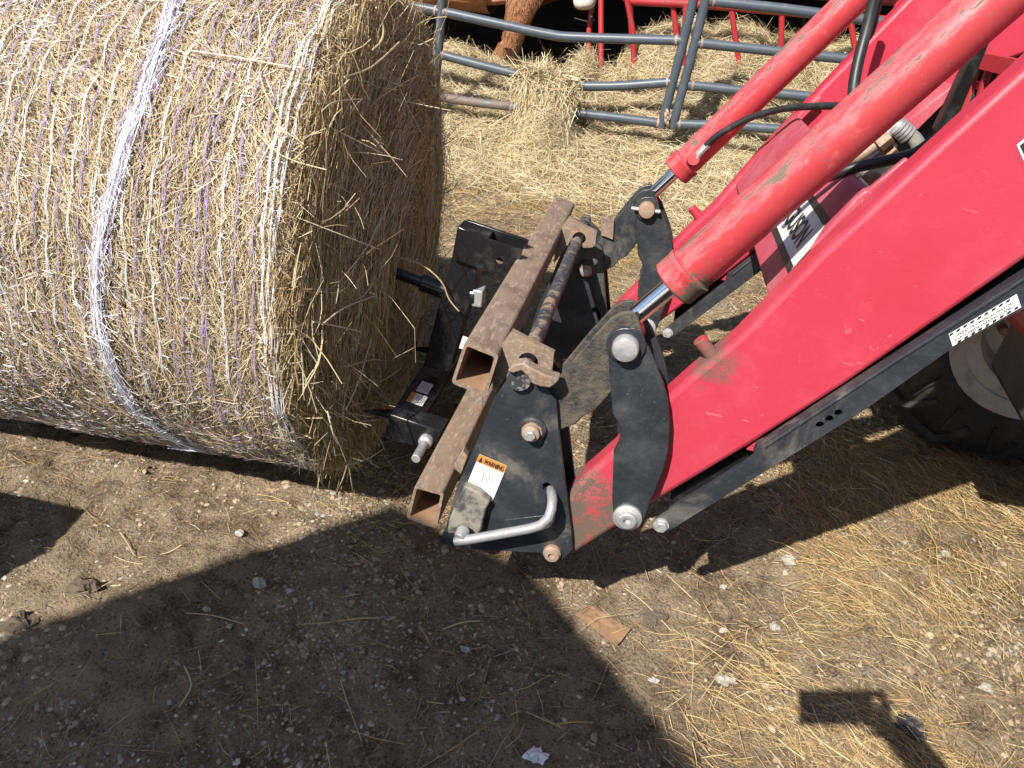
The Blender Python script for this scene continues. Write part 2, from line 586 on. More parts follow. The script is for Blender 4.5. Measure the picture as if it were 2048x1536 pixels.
def build(name, mb, mat, parent=None, loc=None, bevel=0.0, smooth=True, seg=2, kind=None, label=None, recalc=True):
    me = bpy.data.meshes.new(name)
    off = origin_of(parent) if parent is not None else np.zeros(3)
    if loc is not None:
        off = off + np.asarray(loc, float)
    V = np.array(mb.v) - off
    me.from_pydata([tuple(p) for p in V], [], mb.f)
    if recalc:
        bm = bmesh.new()
        bm.from_mesh(me)
        bmesh.ops.recalc_face_normals(bm, faces=bm.faces)
        bm.to_mesh(me)
        bm.free()
    me.materials.append(mat)
    if smooth:
        me.polygons.foreach_set('use_smooth', [True] * len(me.polygons))
        me.set_sharp_from_angle(angle=radians(38))
    o = bpy.data.objects.new(name, me)
    COL.objects.link(o)
    o.parent = parent
    if loc is not None:
        o.location = tuple(loc)
    if bevel:
        b = o.modifiers.new('bevel', 'BEVEL')
        b.width = bevel
        b.segments = seg
        b.limit_method = 'ANGLE'
        b.angle_limit = radians(40)
    if kind:
        o['kind'] = kind
    if label:
        o['label'] = label
    return o


def thing(name, label, cat, loc, group=None):
    o = bpy.data.objects.new(name, None)
    o.empty_display_size = 0.1
    COL.objects.link(o)
    o.location = tuple(map(float, loc))
    tag(o, label, cat, group)
    return o


def tag(o, label, cat, group=None):
    o['label'] = label
    o['category'] = cat
    if group:
        o['group'] = group
    return o


def np_mesh(name, V, F, mat, parent=None, cols=None, kind=None, smooth=False):
    """V (n,3) F (m,4) arrays"""
    me = bpy.data.meshes.new(name)
    off = origin_of(parent) if parent is not None else np.zeros(3)
    V = (V - off).astype(np.float32)
    k = F.shape[1]
    me.vertices.add(len(V))
    me.vertices.foreach_set('co', V.ravel())
    me.loops.add(F.size)
    me.loops.foreach_set('vertex_index', F.ravel().astype(np.int32))
    me.polygons.add(len(F))
    me.polygons.foreach_set('loop_start', np.arange(0, F.size, k, dtype=np.int32))
    if smooth:
        me.polygons.foreach_set('use_smooth', np.ones(len(F), bool))
    if cols is not None:
        a = me.attributes.new('Col', 'FLOAT_COLOR', 'POINT')
        c4 = np.ones((len(V), 4), np.float32)
        c4[:, :3] = cols
        a.data.foreach_set('color', c4.ravel())
    me.materials.append(mat)
    me.update(calc_edges=True)
    o = bpy.data.objects.new(name, me)
    COL.objects.link(o)
    o.parent = parent
    if kind:
        o['kind'] = kind
    return o


def unit(A):
    return A / (np.linalg.norm(A, axis=1, keepdims=True) + 1e-9)


def ribbons(P, D, N, length, width, bend, seg=3):
    """stems: flat slightly folded strips of seg cross sections. returns verts, faces"""
    n = len(P)
    D = unit(D)
    S = unit(np.cross(N, D))
    N2 = unit(np.cross(D, S))
    roll = RNG.uniform(-1.1, 1.1, n)[:, None]
    S2 = S * np.cos(roll) + N2 * np.sin(roll)
    ts = np.linspace(-0.5, 0.5, seg)
    V = np.zeros((n, seg, 2, 3))
    side = RNG.normal(0, 1, n)[:, None]
    for i, t in enumerate(ts):
        c = P + D * (length * t)[:, None] + N2 * (bend * (0.25 - t * t) * length)[:, None] + S * side * (bend * (0.25 - t * t) * length)[:, None]
        w = width * (1.0 if abs(t) < 0.49 else 0.75) * 0.5
        V[:, i, 0] = c - S2 * w[:, None]
        V[:, i, 1] = c + S2 * w[:, None]
    base = (np.arange(n) * seg * 2)[:, None]
    F = []
    for i in range(seg - 1):
        F.append(base + np.array([[2 * i, 2 * i + 1, 2 * i + 3, 2 * i + 2]]))
    F = np.stack(F, 1).reshape(-1, 4)
    return V.reshape(-1, 3), F


HAYPAL = np.array([[0.50, 0.40, 0.245], [0.43, 0.325, 0.18], [0.36, 0.255, 0.13], [0.62, 0.53, 0.37], [0.25, 0.17, 0.085], [0.13, 0.088, 0.045], [0.44, 0.385, 0.22]])


def haycols(n, seg, w=None, gain=1.0):
    w = np.array([3, 4, 3, 2, 2, 1, 2.0] if w is None else w, float)
    i = RNG.choice(len(HAYPAL), n, p=w / w.sum())
    c = HAYPAL[i] * RNG.uniform(0.8, 1.15, (n, 1)) * gain
    return np.repeat(c, seg * 2, 0)


def vnoise(x, y, s, seed):
    """smooth value noise, vectorised"""
    r = np.random.default_rng(seed)
    g = r.uniform(-1, 1, (256, 256))
    X, Yy = x * s + 100.37, y * s + 100.71
    xi, yi = np.floor(X).astype(int), np.floor(Yy).astype(int)
    fx, fy = X - xi, Yy - yi
    fx, fy = fx * fx * (3 - 2 * fx), fy * fy * (3 - 2 * fy)
    a = g[xi % 256, yi % 256]
    b = g[(xi + 1) % 256, yi % 256]
    c = g[xi % 256, (yi + 1) % 256]
    d = g[(xi + 1) % 256, (yi + 1) % 256]
    return (a * (1 - fx) + b * fx) * (1 - fy) + (c * (1 - fx) + d * fx) * fy


# ------------------------------------------------------------------ ground and hay bedding heights
def gheight(x, y):
    h = 0.020 * vnoise(x, y, 1.3, 1) + 0.012 * vnoise(x, y, 4.0, 2) + 0.010 * vnoise(x, y, 11, 3) + 0.009 * vnoise(x, y, 27, 4) * (0.4 + np.clip(vnoise(x, y, 2.5, 6) + 0.3, 0, 1)) + 0.005 * vnoise(x, y, 55, 5)
    h = h - 0.012
    f = np.clip((np.hypot(x - 0.2, y - 1.6) - 9) / 8, 0, 1)
    return h * (1 - f)


# heaps: image x,y of the top, distance, spread
HEAPS = []


def heap(px, py, Y, sx, sy):
    p = wy(px, py, Y)
    HEAPS.append((p[0], Y, p[2], sx, sy))


heap(1098, 132, 4.42, 0.12, 0.15)
heap(1090, 212, 4.25, 0.15, 0.25)
heap(915, 105, 4.95, 0.30, 0.32)
heap(975, 140, 4.85, 0.30, 0.28)
heap(1172, 104, 4.95, 0.11, 0.20)
heap(1320, 62, 5.25, 0.22, 0.34)
heap(1370, 50, 5.3, 0.34, 0.36)
heap(1480, 60, 5.3, 0.34, 0.36)
heap(1590, 75, 5.25, 0.22, 0.34)
heap(1760, 90, 5.3, 0.5, 0.36)
heap(1250, 150, 4.95, 0.35, 0.2)
heap(1440, 170, 4.85, 0.5, 0.2)


def hayheight(x, y):
    t = np.clip((y - 3.6) / 1.2, 0, 1)
    base = 0.165 * t * t * (3 - 2 * t)
    back = np.clip((y - 5.25) / 0.5, 0, 1)
    base = base * (1 - back * 0.9)
    hmax = base.copy()
    for hx, hy, hz, sx, sy in HEAPS:
        q = ((x - hx) / sx) ** 2 + ((y - hy) / sy) ** 2
        hmax = np.maximum(hmax, base + np.maximum(hz - base, 0) * np.exp(-0.8 * q ** 1.3))
    return hmax + 0.030 * vnoise(x, y, 5, 8) + 0.022 * vnoise(x, y, 13, 9)


def tensor_ground():
    xs = np.concatenate([[-120, -60, -30, -16, -10, -7, -5, -4], np.arange(-3.2, -1.6, 0.04), np.arange(-1.6, 2.4, 0.0125), np.arange(2.4, 4, 0.05), [4.5, 5.5, 7, 10, 16, 30, 60, 120]])
    ys = np.concatenate([[-120, -60, -30, -16, -8, -4, -2, -1], np.arange(-0.6, 0.5, 0.06), np.arange(0.5, 3.2, 0.0125), np.arange(3.2, 5.6, 0.04), np.arange(5.6, 8, 0.1), [8.5, 10, 13, 20, 40, 80, 160]])
    X, Y = np.meshgrid(xs, ys)
    Z = gheight(X, Y)
    V = np.stack([X, Y, Z], -1).reshape(-1, 3)
    nx, ny = len(xs), len(ys)
    i = (np.arange(ny - 1)[:, None] * nx + np.arange(nx - 1)[None]).ravel()
    F = np.stack([i, i + 1, i + nx + 1, i + nx], 1)
    return V, F


V, F = tensor_ground()
g = np_mesh('ground', V, F, M['ground'], kind='structure', smooth=True)

# open sky is the world; barn floor sheet
xs = np.linspace(-8, 8, 60)
ys = np.linspace(5.35, 13, 50)
X, Y = np.meshgrid(xs, ys)
Z = gheight(X, Y) + 0.03 + 0.02 * vnoise(X, Y, 2, 31)
V = np.stack([X, Y, Z], -1).reshape(-1, 3)
i = (np.arange(49)[:, None] * 60 + np.arange(59)[None]).ravel()
F = np.stack([i, i + 1, i + 61, i + 60], 1)
np_mesh('barn_floor', V, F, M['barnfloor'], kind='structure', smooth=True)

# ------------------------------------------------------------------ barn behind the gates
barn = thing('open_front_barn', 'dark open fronted barn behind the cattle gates and hay', 'barn', (0, 9, 0))
for x in np.arange(-8, 8, 0.25):
    mb = MB().box((x + 0.125, 13.0 + 0.006 * ((int(x * 4)) % 2), 1.9), ((1, 0, 0), (0, 1, 0), (0, 0, 1)), (0.245, 0.025, 3.8))
    build('wall_board', mb, M['wood'], barn)
for sx in (-8.1, 8.1):
    for y in np.arange(4.8, 13, 0.41):
        mb = MB().box((sx, y + 0.2, 1.6), ((0, 1, 0), (1, 0, 0), (0, 0, 1)), (0.40, 0.025, 3.2))
        build('wall_board', mb, M['wood'], barn)
mb = MB().prism([(-8.4, 4.7, 2.20), (8.4, 4.7, 2.20), (8.4, 13.3, 3.75), (-8.4, 13.3, 3.75)], (0, 0, 0.05))
build('roof', mb, M['tin'], barn)
for x in (-7.9, -4.2, 4.2, 7.9):
    build('post', MB().box((x, 4.95, 1.08), ((1, 0, 0), (0, 1, 0), (0, 0, 1)), (0.16, 0.16, 2.2)), M['wood'], barn, bevel=0.01)
build('eave_beam', MB().box((0, 4.86, 2.10), ((1, 0, 0), (0, 1, 0), (0, 0, 1)), (16.4, 0.06, 0.2)), M['wood'], barn)

# ------------------------------------------------------------------ unseen roof added behind the camera to throw the big corner shadow
caster = thing('shadow_caster', 'unseen roof added behind the photographer to throw the big yard shadow', 'caster', (-2.2, -3.5, 0))
cn = np.array([-1.547, -0.704, 3.0])
cnA = np.array([-0.512 - 3 * 0.39, 1.412 - 3 * 0.747, 3.0])
cnB = np.array([-0.118 - 3 * 0.39, 1.283 - 3 * 0.747, 3.0])  # corner cut back so its shadow clears the lower tube
d1, d2 = nrm([-0.74, -0.674, 0]), nrm([0.716, -0.698, 0])
build('roof', MB().prism([cnA, cn + d1 * 5, cn + d1 * 5 + d2 * 5, cn + d2 * 5, cnB], (0, 0, -0.10)), M['tin'], caster)
build('fascia', MB().box(cn + d1 * 2.7 + np.array([0, 0, -0.15]) + d2 * 0.03, (d1, d2, (0, 0, 1)), (4.56, 0.03, 0.094)), M['wood'], caster)
for a, b in ((2.6, 0.5), (4.7, 0.5), (4.7, 2.6), (4.7, 4.7), (2.6, 4.7)):
    build('post', MB().box(cn + d1 * a + d2 * b - np.array([0, 0, 1.58]), (d1, d2, (0, 0, 1)), (0.14, 0.14, 2.9)), M['wood'], caster)

# ------------------------------------------------------------------ round bale
R = 0.592
BC = np.array([0.0, 1.712, R])
BX1, BX0 = -0.612, -1.84
bale = thing('round_bale', 'round hay bale wrapped in white and purple net on the ground', 'hay bale', ((BX0 + BX1) / 2, BC[1], 0))


def bprof(x):
    """radius along the axis with rounded shoulders"""
    e = np.minimum(np.clip(BX1 - x, 0, 1), np.clip(x - BX0, 0, 1))
    s = 0.055
    t = np.clip(e / s, 0, 1)
    return R - 0.042 * (1 - np.sqrt(np.clip(1 - (1 - t) ** 2, 0, 1)))


def brad(x, th):
    return bprof(x) + 0.008 * vnoise(x * 3 + 5, th * 3, 1.0, 41) + 0.006 * vnoise(x * 9, th * 8, 1.0, 42) - 0.022 * np.exp(-((th + pi / 2) / 0.35) ** 2)


def bpt(x, th, off=0.0):
    """th: 0 = top, pi/2 = towards camera, pi = bottom"""
    th = np.asarray(th, float)
    x = np.asarray(x, float)
    r = brad(x, th) + off
    # squashed a little where it rests
    z = BC[2] + r * np.cos(th)
    y = BC[1] - r * np.sin(th)
    z = np.maximum(z, 0.012 + 0 * z)
    return np.stack([x + 0 * th, y, z], -1)


# core
xs = np.concatenate([np.linspace(BX0, BX0 + 0.08, 8), np.linspace(BX0 + 0.12, BX1 - 0.12, 30), np.linspace(BX1 - 0.08, BX1, 8)])
ths = np.linspace(0, 2 * pi, 121)[:-1]
X, T = np.meshgrid(xs, ths, indexing='ij')
Vb = bpt(X, T, -0.012).reshape(-1, 3)
nx, nt_ = len(xs), len(ths)
ii, jj = np.meshgrid(np.arange(nx - 1), np.arange(nt_), indexing='ij')
a = ii * nt_ + jj
b = ii * nt_ + (jj + 1) % nt_
F = np.stack([a, b, b + nt_, a + nt_], -1).reshape(-1, 4)
# end faces as rings bulging outwards
rings = []
Vs = [Vb]
Fs = [F]
for end, x0, sg in ((nx - 1, BX1, 1), (0, BX0, -1)):
    prev = end * nt_ + np.arange(nt_)
    for fr in (0.92, 0.8, 0.6, 0.4, 0.2, 0.02):
        pts = bpt(np.full(nt_, x0), ths, -0.012)
        c = BC.copy()
        c[0] = x0
        q = c + (pts - c) * fr
        q[:, 0] += sg * (0.060 * (1 - fr * fr) + 0.008 * vnoise(q[:, 1] * 6, q[:, 2] * 6, 1.0, 43))
        st = sum(len(v) for v in Vs)
        Vs.append(q)
        cur = st + np.arange(nt_)
        Fs.append(np.stack([prev, np.roll(prev, -1), np.roll(cur, -1), cur], 1))
        prev = cur
np_mesh('hay_core', np.concatenate(Vs), np.concatenate(Fs), M['core'], bale, smooth=True)

# stems on the rolled side
n = 175000
x = RNG.uniform(BX0 + 0.01, BX1 - 0.005, n)
th = np.where(RNG.random(n) < 0.86, RNG.uniform(-0.6, 2.75, n), RNG.uniform(2.75, 5.68, n))
P = bpt(x, th, RNG.uniform(-0.012, 0.008, n))
tang = np.stack([np.zeros(n), -np.cos(th), -np.sin(th)], 1)
nor = np.stack([np.zeros(n), -np.sin(th), np.cos(th)], 1)
axv = np.array([[1.0, 0, 0]])
clump = vnoise(x * 5, th * 4, 1.0, 51) * 0.9
ang = clump + RNG.normal(0.12, 0.62, n)
D = tang * np.cos(ang)[:, None] + axv * np.sin(ang)[:, None] + nor * RNG.normal(0, 0.07, n)[:, None]
ln = RNG.gamma(1.9, 0.017, n) + 0.010
wd = RNG.uniform(0.0008, 0.0018, n)
V, F = ribbons(P, D, nor, ln, wd, RNG.normal(-0.05, 0.12, n))
V[:, 2] = np.maximum(V[:, 2], 0.004)
np_mesh('side_stems', V, F, M['straw'], bale, haycols(n, 3, [5, 4, 2.5, 4, 1.2, 0.7, 3], 1.02) * np.array([1.0, 0.985, 1.06]), 'stuff')

# stems of the flat end, lying round the roll
n = 46000
rr = R * np.sqrt(RNG.random(n)) * 0.995
th = RNG.uniform(0, 2 * pi, n)
edge = rr > R * 0.9
c0 = np.stack([np.full(n, BX1), BC[1] - rr * np.sin(th), BC[2] + rr * np.cos(th)], 1)
fr = rr / R
c0[:, 0] += 0.060 * (1 - fr ** 2) - 0.042 * np.clip((fr - 0.9) / 0.1, 0, 1) ** 2 + RNG.uniform(-0.008, 0.010, n)
c0[:, 2] = np.maximum(c0[:, 2], 0.015)
tang = np.stack([np.zeros(n), -np.cos(th), -np.sin(th)], 1)
rad = np.stack([np.zeros(n), -np.sin(th), np.cos(th)], 1)
ang = RNG.normal(0, 0.32, n) + 0.5 * vnoise(c0[:, 1] * 5, c0[:, 2] * 5, 1, 52) + (RNG.random(n) < 0.12) * RNG.normal(0, 1.2, n)
D = tang * np.cos(ang)[:, None] + rad * np.sin(ang)[:, None]
nor = np.repeat(np.array([[1.0, 0, 0]]), n, 0)
D = D + nor * RNG.normal(0.0, 0.07, n)[:, None]
ln = RNG.gamma(3.0, 0.028, n) + 0.02
V, F = ribbons(c0, D, nor, ln, RNG.uniform(0.0009, 0.0022, n), RNG.normal(-0.03, 0.10, n))
V[:, 2] = np.maximum(V[:, 2], 0.004)
np_mesh('end_stems', V, F, M['straw'], bale, haycols(n, 3, [4, 5, 3, 2, 1.2, 0.6, 3], 1.08) * np.array([1.04, 0.98, 0.88]), 'stuff')

# fuzz standing off the end and the shoulder
n = 1100
th = RNG.uniform(0, 2 * pi, n)
rr = R * np.sqrt(RNG.uniform(0.3, 1.0, n))
P = np.stack([BX1 + 0.005 + 0.055 * (1 - (rr / R) ** 2) + RNG.uniform(0, 0.02, n), BC[1] - rr * np.sin(th), BC[2] + rr * np.cos(th)], 1)
D = RNG.normal(0, 1, (n, 3)) * np.array([[0.45, 1, 1]])
D[:, 0] = np.abs(D[:, 0])
ln = RNG.gamma(3.0, 0.025, n) + 0.02
V, F = ribbons(P + unit(D) * (ln * 0.35)[:, None], D, np.repeat([[1.0, 0.2, 0.3]], n, 0), ln, RNG.uniform(0.001, 0.0024, n), RNG.normal(0, 0.25, n), 4)
V[:, 2] = np.maximum(V[:, 2], 0.004)
np_mesh('loose_stems', V, F, M['straw'], bale, haycols(n, 4, [3, 3, 2, 3, 1, 1, 2]), 'stuff')

# long single stalks the photograph lets you pick out: image points, distance in loader plane
STALKS = [[(500, 255), (560, 318), (650, 348)], [(385, 105), (480, 120), (585, 140)], [(760, 20), (775, 50), (772, 85), (752, 105)],
          [(560, 60), (520, 150), (560, 250)], [(640, 660), (690, 625), (760, 600)], [(690, 745), (750, 730), (782, 734)],
          [(705, 750), (760, 795), (808, 835)], [(620, 655), (680, 665), (722, 674)], [(785, 640), (815, 680), (836, 718)],
          [(625, 830), (665, 880), (690, 935)], [(650, 835), (672, 900), (715, 975)], [(700, 870), (740, 930), (785, 1040)],
          [(660, 775), (720, 830), (770, 900)], [(745, 690), (720, 770), (690, 832)], [(640, 690), (630, 740), (600, 790)],
          [(700, 905), (690, 950), (668, 1000)], [(755, 600), (790, 640), (805, 690)], [(790, 520), (850, 540), (890, 575), (905, 610), (925, 635)],
          [(610, 420), (640, 455), (700, 418)], [(690, 560), (740, 500), (780, 430)], [(690, 160), (750, 140), (810, 90)], [(640, 230), (670, 210), (730, 205)]]
for k, st in enumerate(STALKS):
    Yk = 1.38 + 0.02 * (k % 5) if st[0][0] < 600 else 1.40 + 0.03 * (k % 7)
    pts = []
    for (px, py) in st:
        d = BW @ pdir(px, py)
        # meet the bale side or a plane just in front of its flat end
        tx = (BX1 + 0.060 - 0) / d[0] if d[0] < -1e-6 else 9
        q = CAM + d * tx
        # ray / cylinder
        oy, oz = CAM[1] - BC[1], CAM[2] - BC[2]
        A = d[1] ** 2 + d[2] ** 2
        B = 2 * (oy * d[1] + oz * d[2])
        Cc = oy * oy + oz * oz - (R + 0.014) ** 2
        disc = B * B - 4 * A * Cc
        if disc > 0:
            tc = (-B - math.sqrt(disc)) / (2 * A)
            qc = CAM + d * tc
            if qc[0] < BX1 + 0.01:
                q = qc
        if d[0] > -1e-6 or px > 690 and py > 900 or px > 840:
            q = CAM + d * (1.55 / d[1])
        q[2] = max(q[2], 0.02)
        pts.append(q)
    rs = [0.0016 + 0.0007 * (k % 3)] * (len(pts) * 3 - 2)
    fine = []
    P_ = [pts[0]] + pts + [pts[-1]]
    for s_ in range(1, len(P_) - 2):
        p0, p1, p2, p3 = P_[s_ - 1:s_ + 3]
        for t in ((0, 1 / 3, 2 / 3) if s_ < len(P_) - 3 else (0, 1 / 3, 2 / 3, 1)):
            fine.append(0.5 * ((2 * p1) + (-p0 + p2) * t + (2 * p0 - 5 * p1 + 4 * p2 - p3) * t * t + (-p0 + 3 * p1 - 3 * p2 + p3) * t ** 3))
    mb = MB().tube(fine, 0.0011 + 0.0004 * (k % 3), 5)
    o = build('stalk', mb, M['straw'], bale)
    ca = o.data.attributes.new('Col', 'FLOAT_COLOR', 'POINT')
    c = HAYPAL[(0, 3, 1)[k % 3]] * 1.12
    ca.data.foreach_set('color', np.tile([*c, 1.0], len(o.data.vertices)).astype(np.float32))

# net wrap strands
xk = BX1 - 0.026
k = 0
cross = []
while xk > BX0 + 0.02:
    kind_ = 'netp' if (k % 2 == 1 or 3 <= k <= 9) and k not in (5,) else 'netw'
    if k < 3:
        kind_ = 'netw'
    thA = np.linspace(-0.75, 2.9, 110)
    ph = random.uniform(0, 6)
    drift = random.uniform(-0.006, 0.006)
    for sub in range(2):
        wob = 0.0007 * np.sin(thA * 23 + ph + sub * 2.0) + 0.0045 * vnoise(thA * 2.2 + k, thA * 0 + 3.3, 1.0, 60 + k) + 0.0016 * vnoise(thA * 9 + k, thA * 0 + 3.3, 1.0, 90 + k) + drift * thA + (0.0009 * (1 if sub else -1)) * np.sin(thA * 47 + sub)
        xx = xk + wob + (0.0014 if sub else -0.0014)
        # net caught up into the white bunch
        path = bpt(xx, thA, (0.011 if k < 3 else 0.0075) + 0.004 * np.sin(thA * 31 + ph))
        mb = MB().tube(path, 0.0011 if k < 3 else 0.00085, 4, cap=False)
        build('net_strand', mb, M[kind_], bale, recalc=False)
    cross.append((xk, kind_))
    xk -= 0.011 if k < 2 else random.uniform(0.023, 0.030)
    k += 1
# fine cross threads between the strands
for kk, nm in (('netw', 'white_cross_threads'), ('netp', 'purple_cross_threads')):
    n = 12500 if kk == 'netw' else 6000
    cx = np.array([c[0] for c in cross if c[1] == kk])
    x = RNG.choice(cx, n) + RNG.normal(0, 0.0035, n)
    if kk == 'netw':
        far = RNG.random(n) < 0.58
        x = np.where(far, RNG.uniform(BX0, -1.15, n), x)
        far2 = RNG.random(n) < 0.12
    th = RNG.uniform(-0.7, 2.8, n)
    P = bpt(x, th, RNG.uniform(0.003, 0.011, n))
    tang = np.stack([np.zeros(n), -np.cos(th), -np.sin(th)], 1)
    nor = np.stack([np.zeros(n), -np.sin(th), np.cos(th)], 1)
    an = np.where(RNG.random(n) < 0.5, 1, -1) * RNG.normal(1.0, 0.35, n)
    D = tang * np.cos(an)[:, None] + axv * np.sin(an)[:, None]
    V, F = ribbons(P, D, nor, RNG.uniform(0.008, 0.024, n), RNG.uniform(0.0006, 0.0012, n), RNG.normal(0, 0.1, n))
    V[:, 2] = np.maximum(V[:, 2], 0.004)
    np_mesh(nm, V, F, M[kk], bale, None, 'stuff')


# bunched rope of net
def on_bale(px, py):
    d = BW @ pdir(px, py)
    oy, oz = CAM[1] - BC[1], CAM[2] - BC[2]
    A = d[1] ** 2 + d[2] ** 2
    B = 2 * (oy * d[1] + oz * d[2])
    Cc = oy * oy + oz * oz - R ** 2
    disc = B * B - 4 * A * Cc
    t = (-B - math.sqrt(max(disc, 0))) / (2 * A)
    q = CAM + d * t
    return q[0], math.atan2(-(q[1] - BC[1]), q[2] - BC[2])


bun = [on_bale(*p) for p in ((385, -30), (350, 60), (290, 220), (240, 370), (205, 500), (198, 580), (208, 660), (240, 745), (290, 830), (350, 890), (400, 935))]
bth = np.array([b[1] for b in bun])
bxx = np.array([b[0] for b in bun])
o_ = np.argsort(bth)
bth, bxx = bth[o_], bxx[o_]
thA = np.linspace(bth[0] - 0.25, bth[-1] + 0.1, 90)
for k in range(26):
    amp = random.gauss(0, 0.006)
    xx = np.interp(thA, bth, bxx) + amp * (1 + 0.6 * np.sin(thA * 2.2 + k)) + 0.004 * np.sin(thA * random.uniform(5, 12) + k) + 0.002 * vnoise(thA * 14 + k, thA * 0 + 1.7, 1.0, 130 + k)
    path = bpt(xx, thA, 0.012 + 0.004 * np.sin(thA * 9 + k * 1.7))
    build('net_strand', MB().tube(path, random.uniform(0.0006, 0.0010), 4, cap=False), M['netp' if k % 4 == 1 else 'netw'], bale, recalc=False)
n = 1300
th = RNG.uniform(bth[0] - 0.2, bth[-1], n)
x = np.interp(th, bth, bxx) + RNG.normal(0, 0.010, n)
P = bpt(x, th, RNG.uniform(0.008, 0.018, n))
tang = np.stack([np.zeros(n), -np.cos(th), -np.sin(th)], 1)
nor = np.stack([np.zeros(n), -np.sin(th), np.cos(th)], 1)
an = RNG.normal(0, 0.6, n)
D = tang * np.cos(an)[:, None] + axv * np.sin(an)[:, None]
V, F = ribbons(P, D, nor, RNG.uniform(0.01, 0.05, n), RNG.uniform(0.0006, 0.0013, n), RNG.normal(0, 0.15, n))
np_mesh('white_cross_threads', V, F, M['netw'], bale, None, 'stuff')

bale.rotation_euler.z = 0.030
bale.location.x -= 0.020

# ------------------------------------------------------------------ tractor with loader
tr = thing('tractor', 'red tractor with scratched loader arms lowered behind the hay bale', 'tractor', (1.2, 1.6, 0))
DW = 0.93
YA, AW = 1.215, 0.060
YC = YA + AW / 2


def P2(pts, Y, dy=0.0):
    return [lo(px, py, Y) + LAX * dy for px, py in pts]


def circ(c, ax, r, n, u=None):
    ax = nrm(ax)
    u = nrm(np.cross(ax, [0, 0, 1.0])) if u is None else u
    w = np.cross(ax, u)
    return [np.asarray(c) + (u * cos(2 * pi * i / n) + w * sin(2 * pi * i / n)) * r for i in range(n)]


def hexbolt(c, r, h, mat, parent, name='bolt', washer=0.0, dome=False):
    """bolt head standing towards the camera from point c on a plate"""
    mb = MB().prism(circ(c, -LAX, r, 6), -LAX * h)
    o = build(name, mb, mat, parent, bevel=r * 0.12)
    if washer:
        build('washer', MB().cyl(np.asarray(c) + LAX * 0.0005, np.asarray(c) - LAX * 0.004, washer, 24), mat, o)
    return o


ARM = [(1085, 1092), (1092, 1040), (1130, 1000), (1160, 962), (1225, 905), (1290, 838), (1338, 792), (1400, 738), (1475, 678), (1638, 512), (1876, 293), (2048, 137), (2300, -92), (2420, -200),
       (2420, 265), (2300, 345), (2048, 523), (1693, 770), (1498, 894), (1326, 996), (1150, 1108), (1110, 1118)]
CRES = [(1216, 700), (1218, 680), (1228, 664), (1246, 656), (1266, 660), (1284, 676), (1300, 702), (1314, 735), (1327, 768), (1336, 805), (1340, 850), (1337, 900), (1329, 935), (1314, 975), (1300, 1005), (1290, 1035), (1278, 1052), (1258, 1058), (1238, 1050), (1227, 1030), (1224, 1000), (1227, 905), (1237, 885), (1242, 864), (1236, 845), (1225, 828), (1219, 760)]
LINK = [(1275, 640), (1262, 628), (1240, 630), (1222, 640), (1175, 690), (1119, 757), (1080, 800), (1050, 830), (1045, 862), (1065, 885), (1090, 876), (1119, 866), (1151, 853), (1165, 838), (1190, 825), (1213, 800), (1222, 788), (1270, 745), (1290, 690)]
PLATE = [(1015, 758), (1020, 744), (1035, 737), (1055, 742), (1085, 768), (1112, 800), (1117, 864), (1129, 960), (1143, 1069), (1144, 1098), (1136, 1108), (1122, 1120), (1105, 1124), (1090, 1118), (1082, 1105), (989, 1101), (921, 1096), (880, 1084), (897, 1035), (914, 973), (958, 871), (989, 796)]
STAND = [(1307, 1047), (1312, 1037), (1330, 1027), (1508, 910), (1514, 893), (1532, 884), (2029, 562), (2300, 388), (2420, 312), (2420, 380), (2300, 455), (2048, 617), (1912, 691), (1717, 828), (1340, 1060), (1322, 1065), (1310, 1058)]
SLOT = [(1085, 968), (1094, 964), (1104, 970), (1112, 985), (1117, 1005), (1114, 1016), (1107, 1010), (1102, 995), (1096, 983), (1086, 980)]

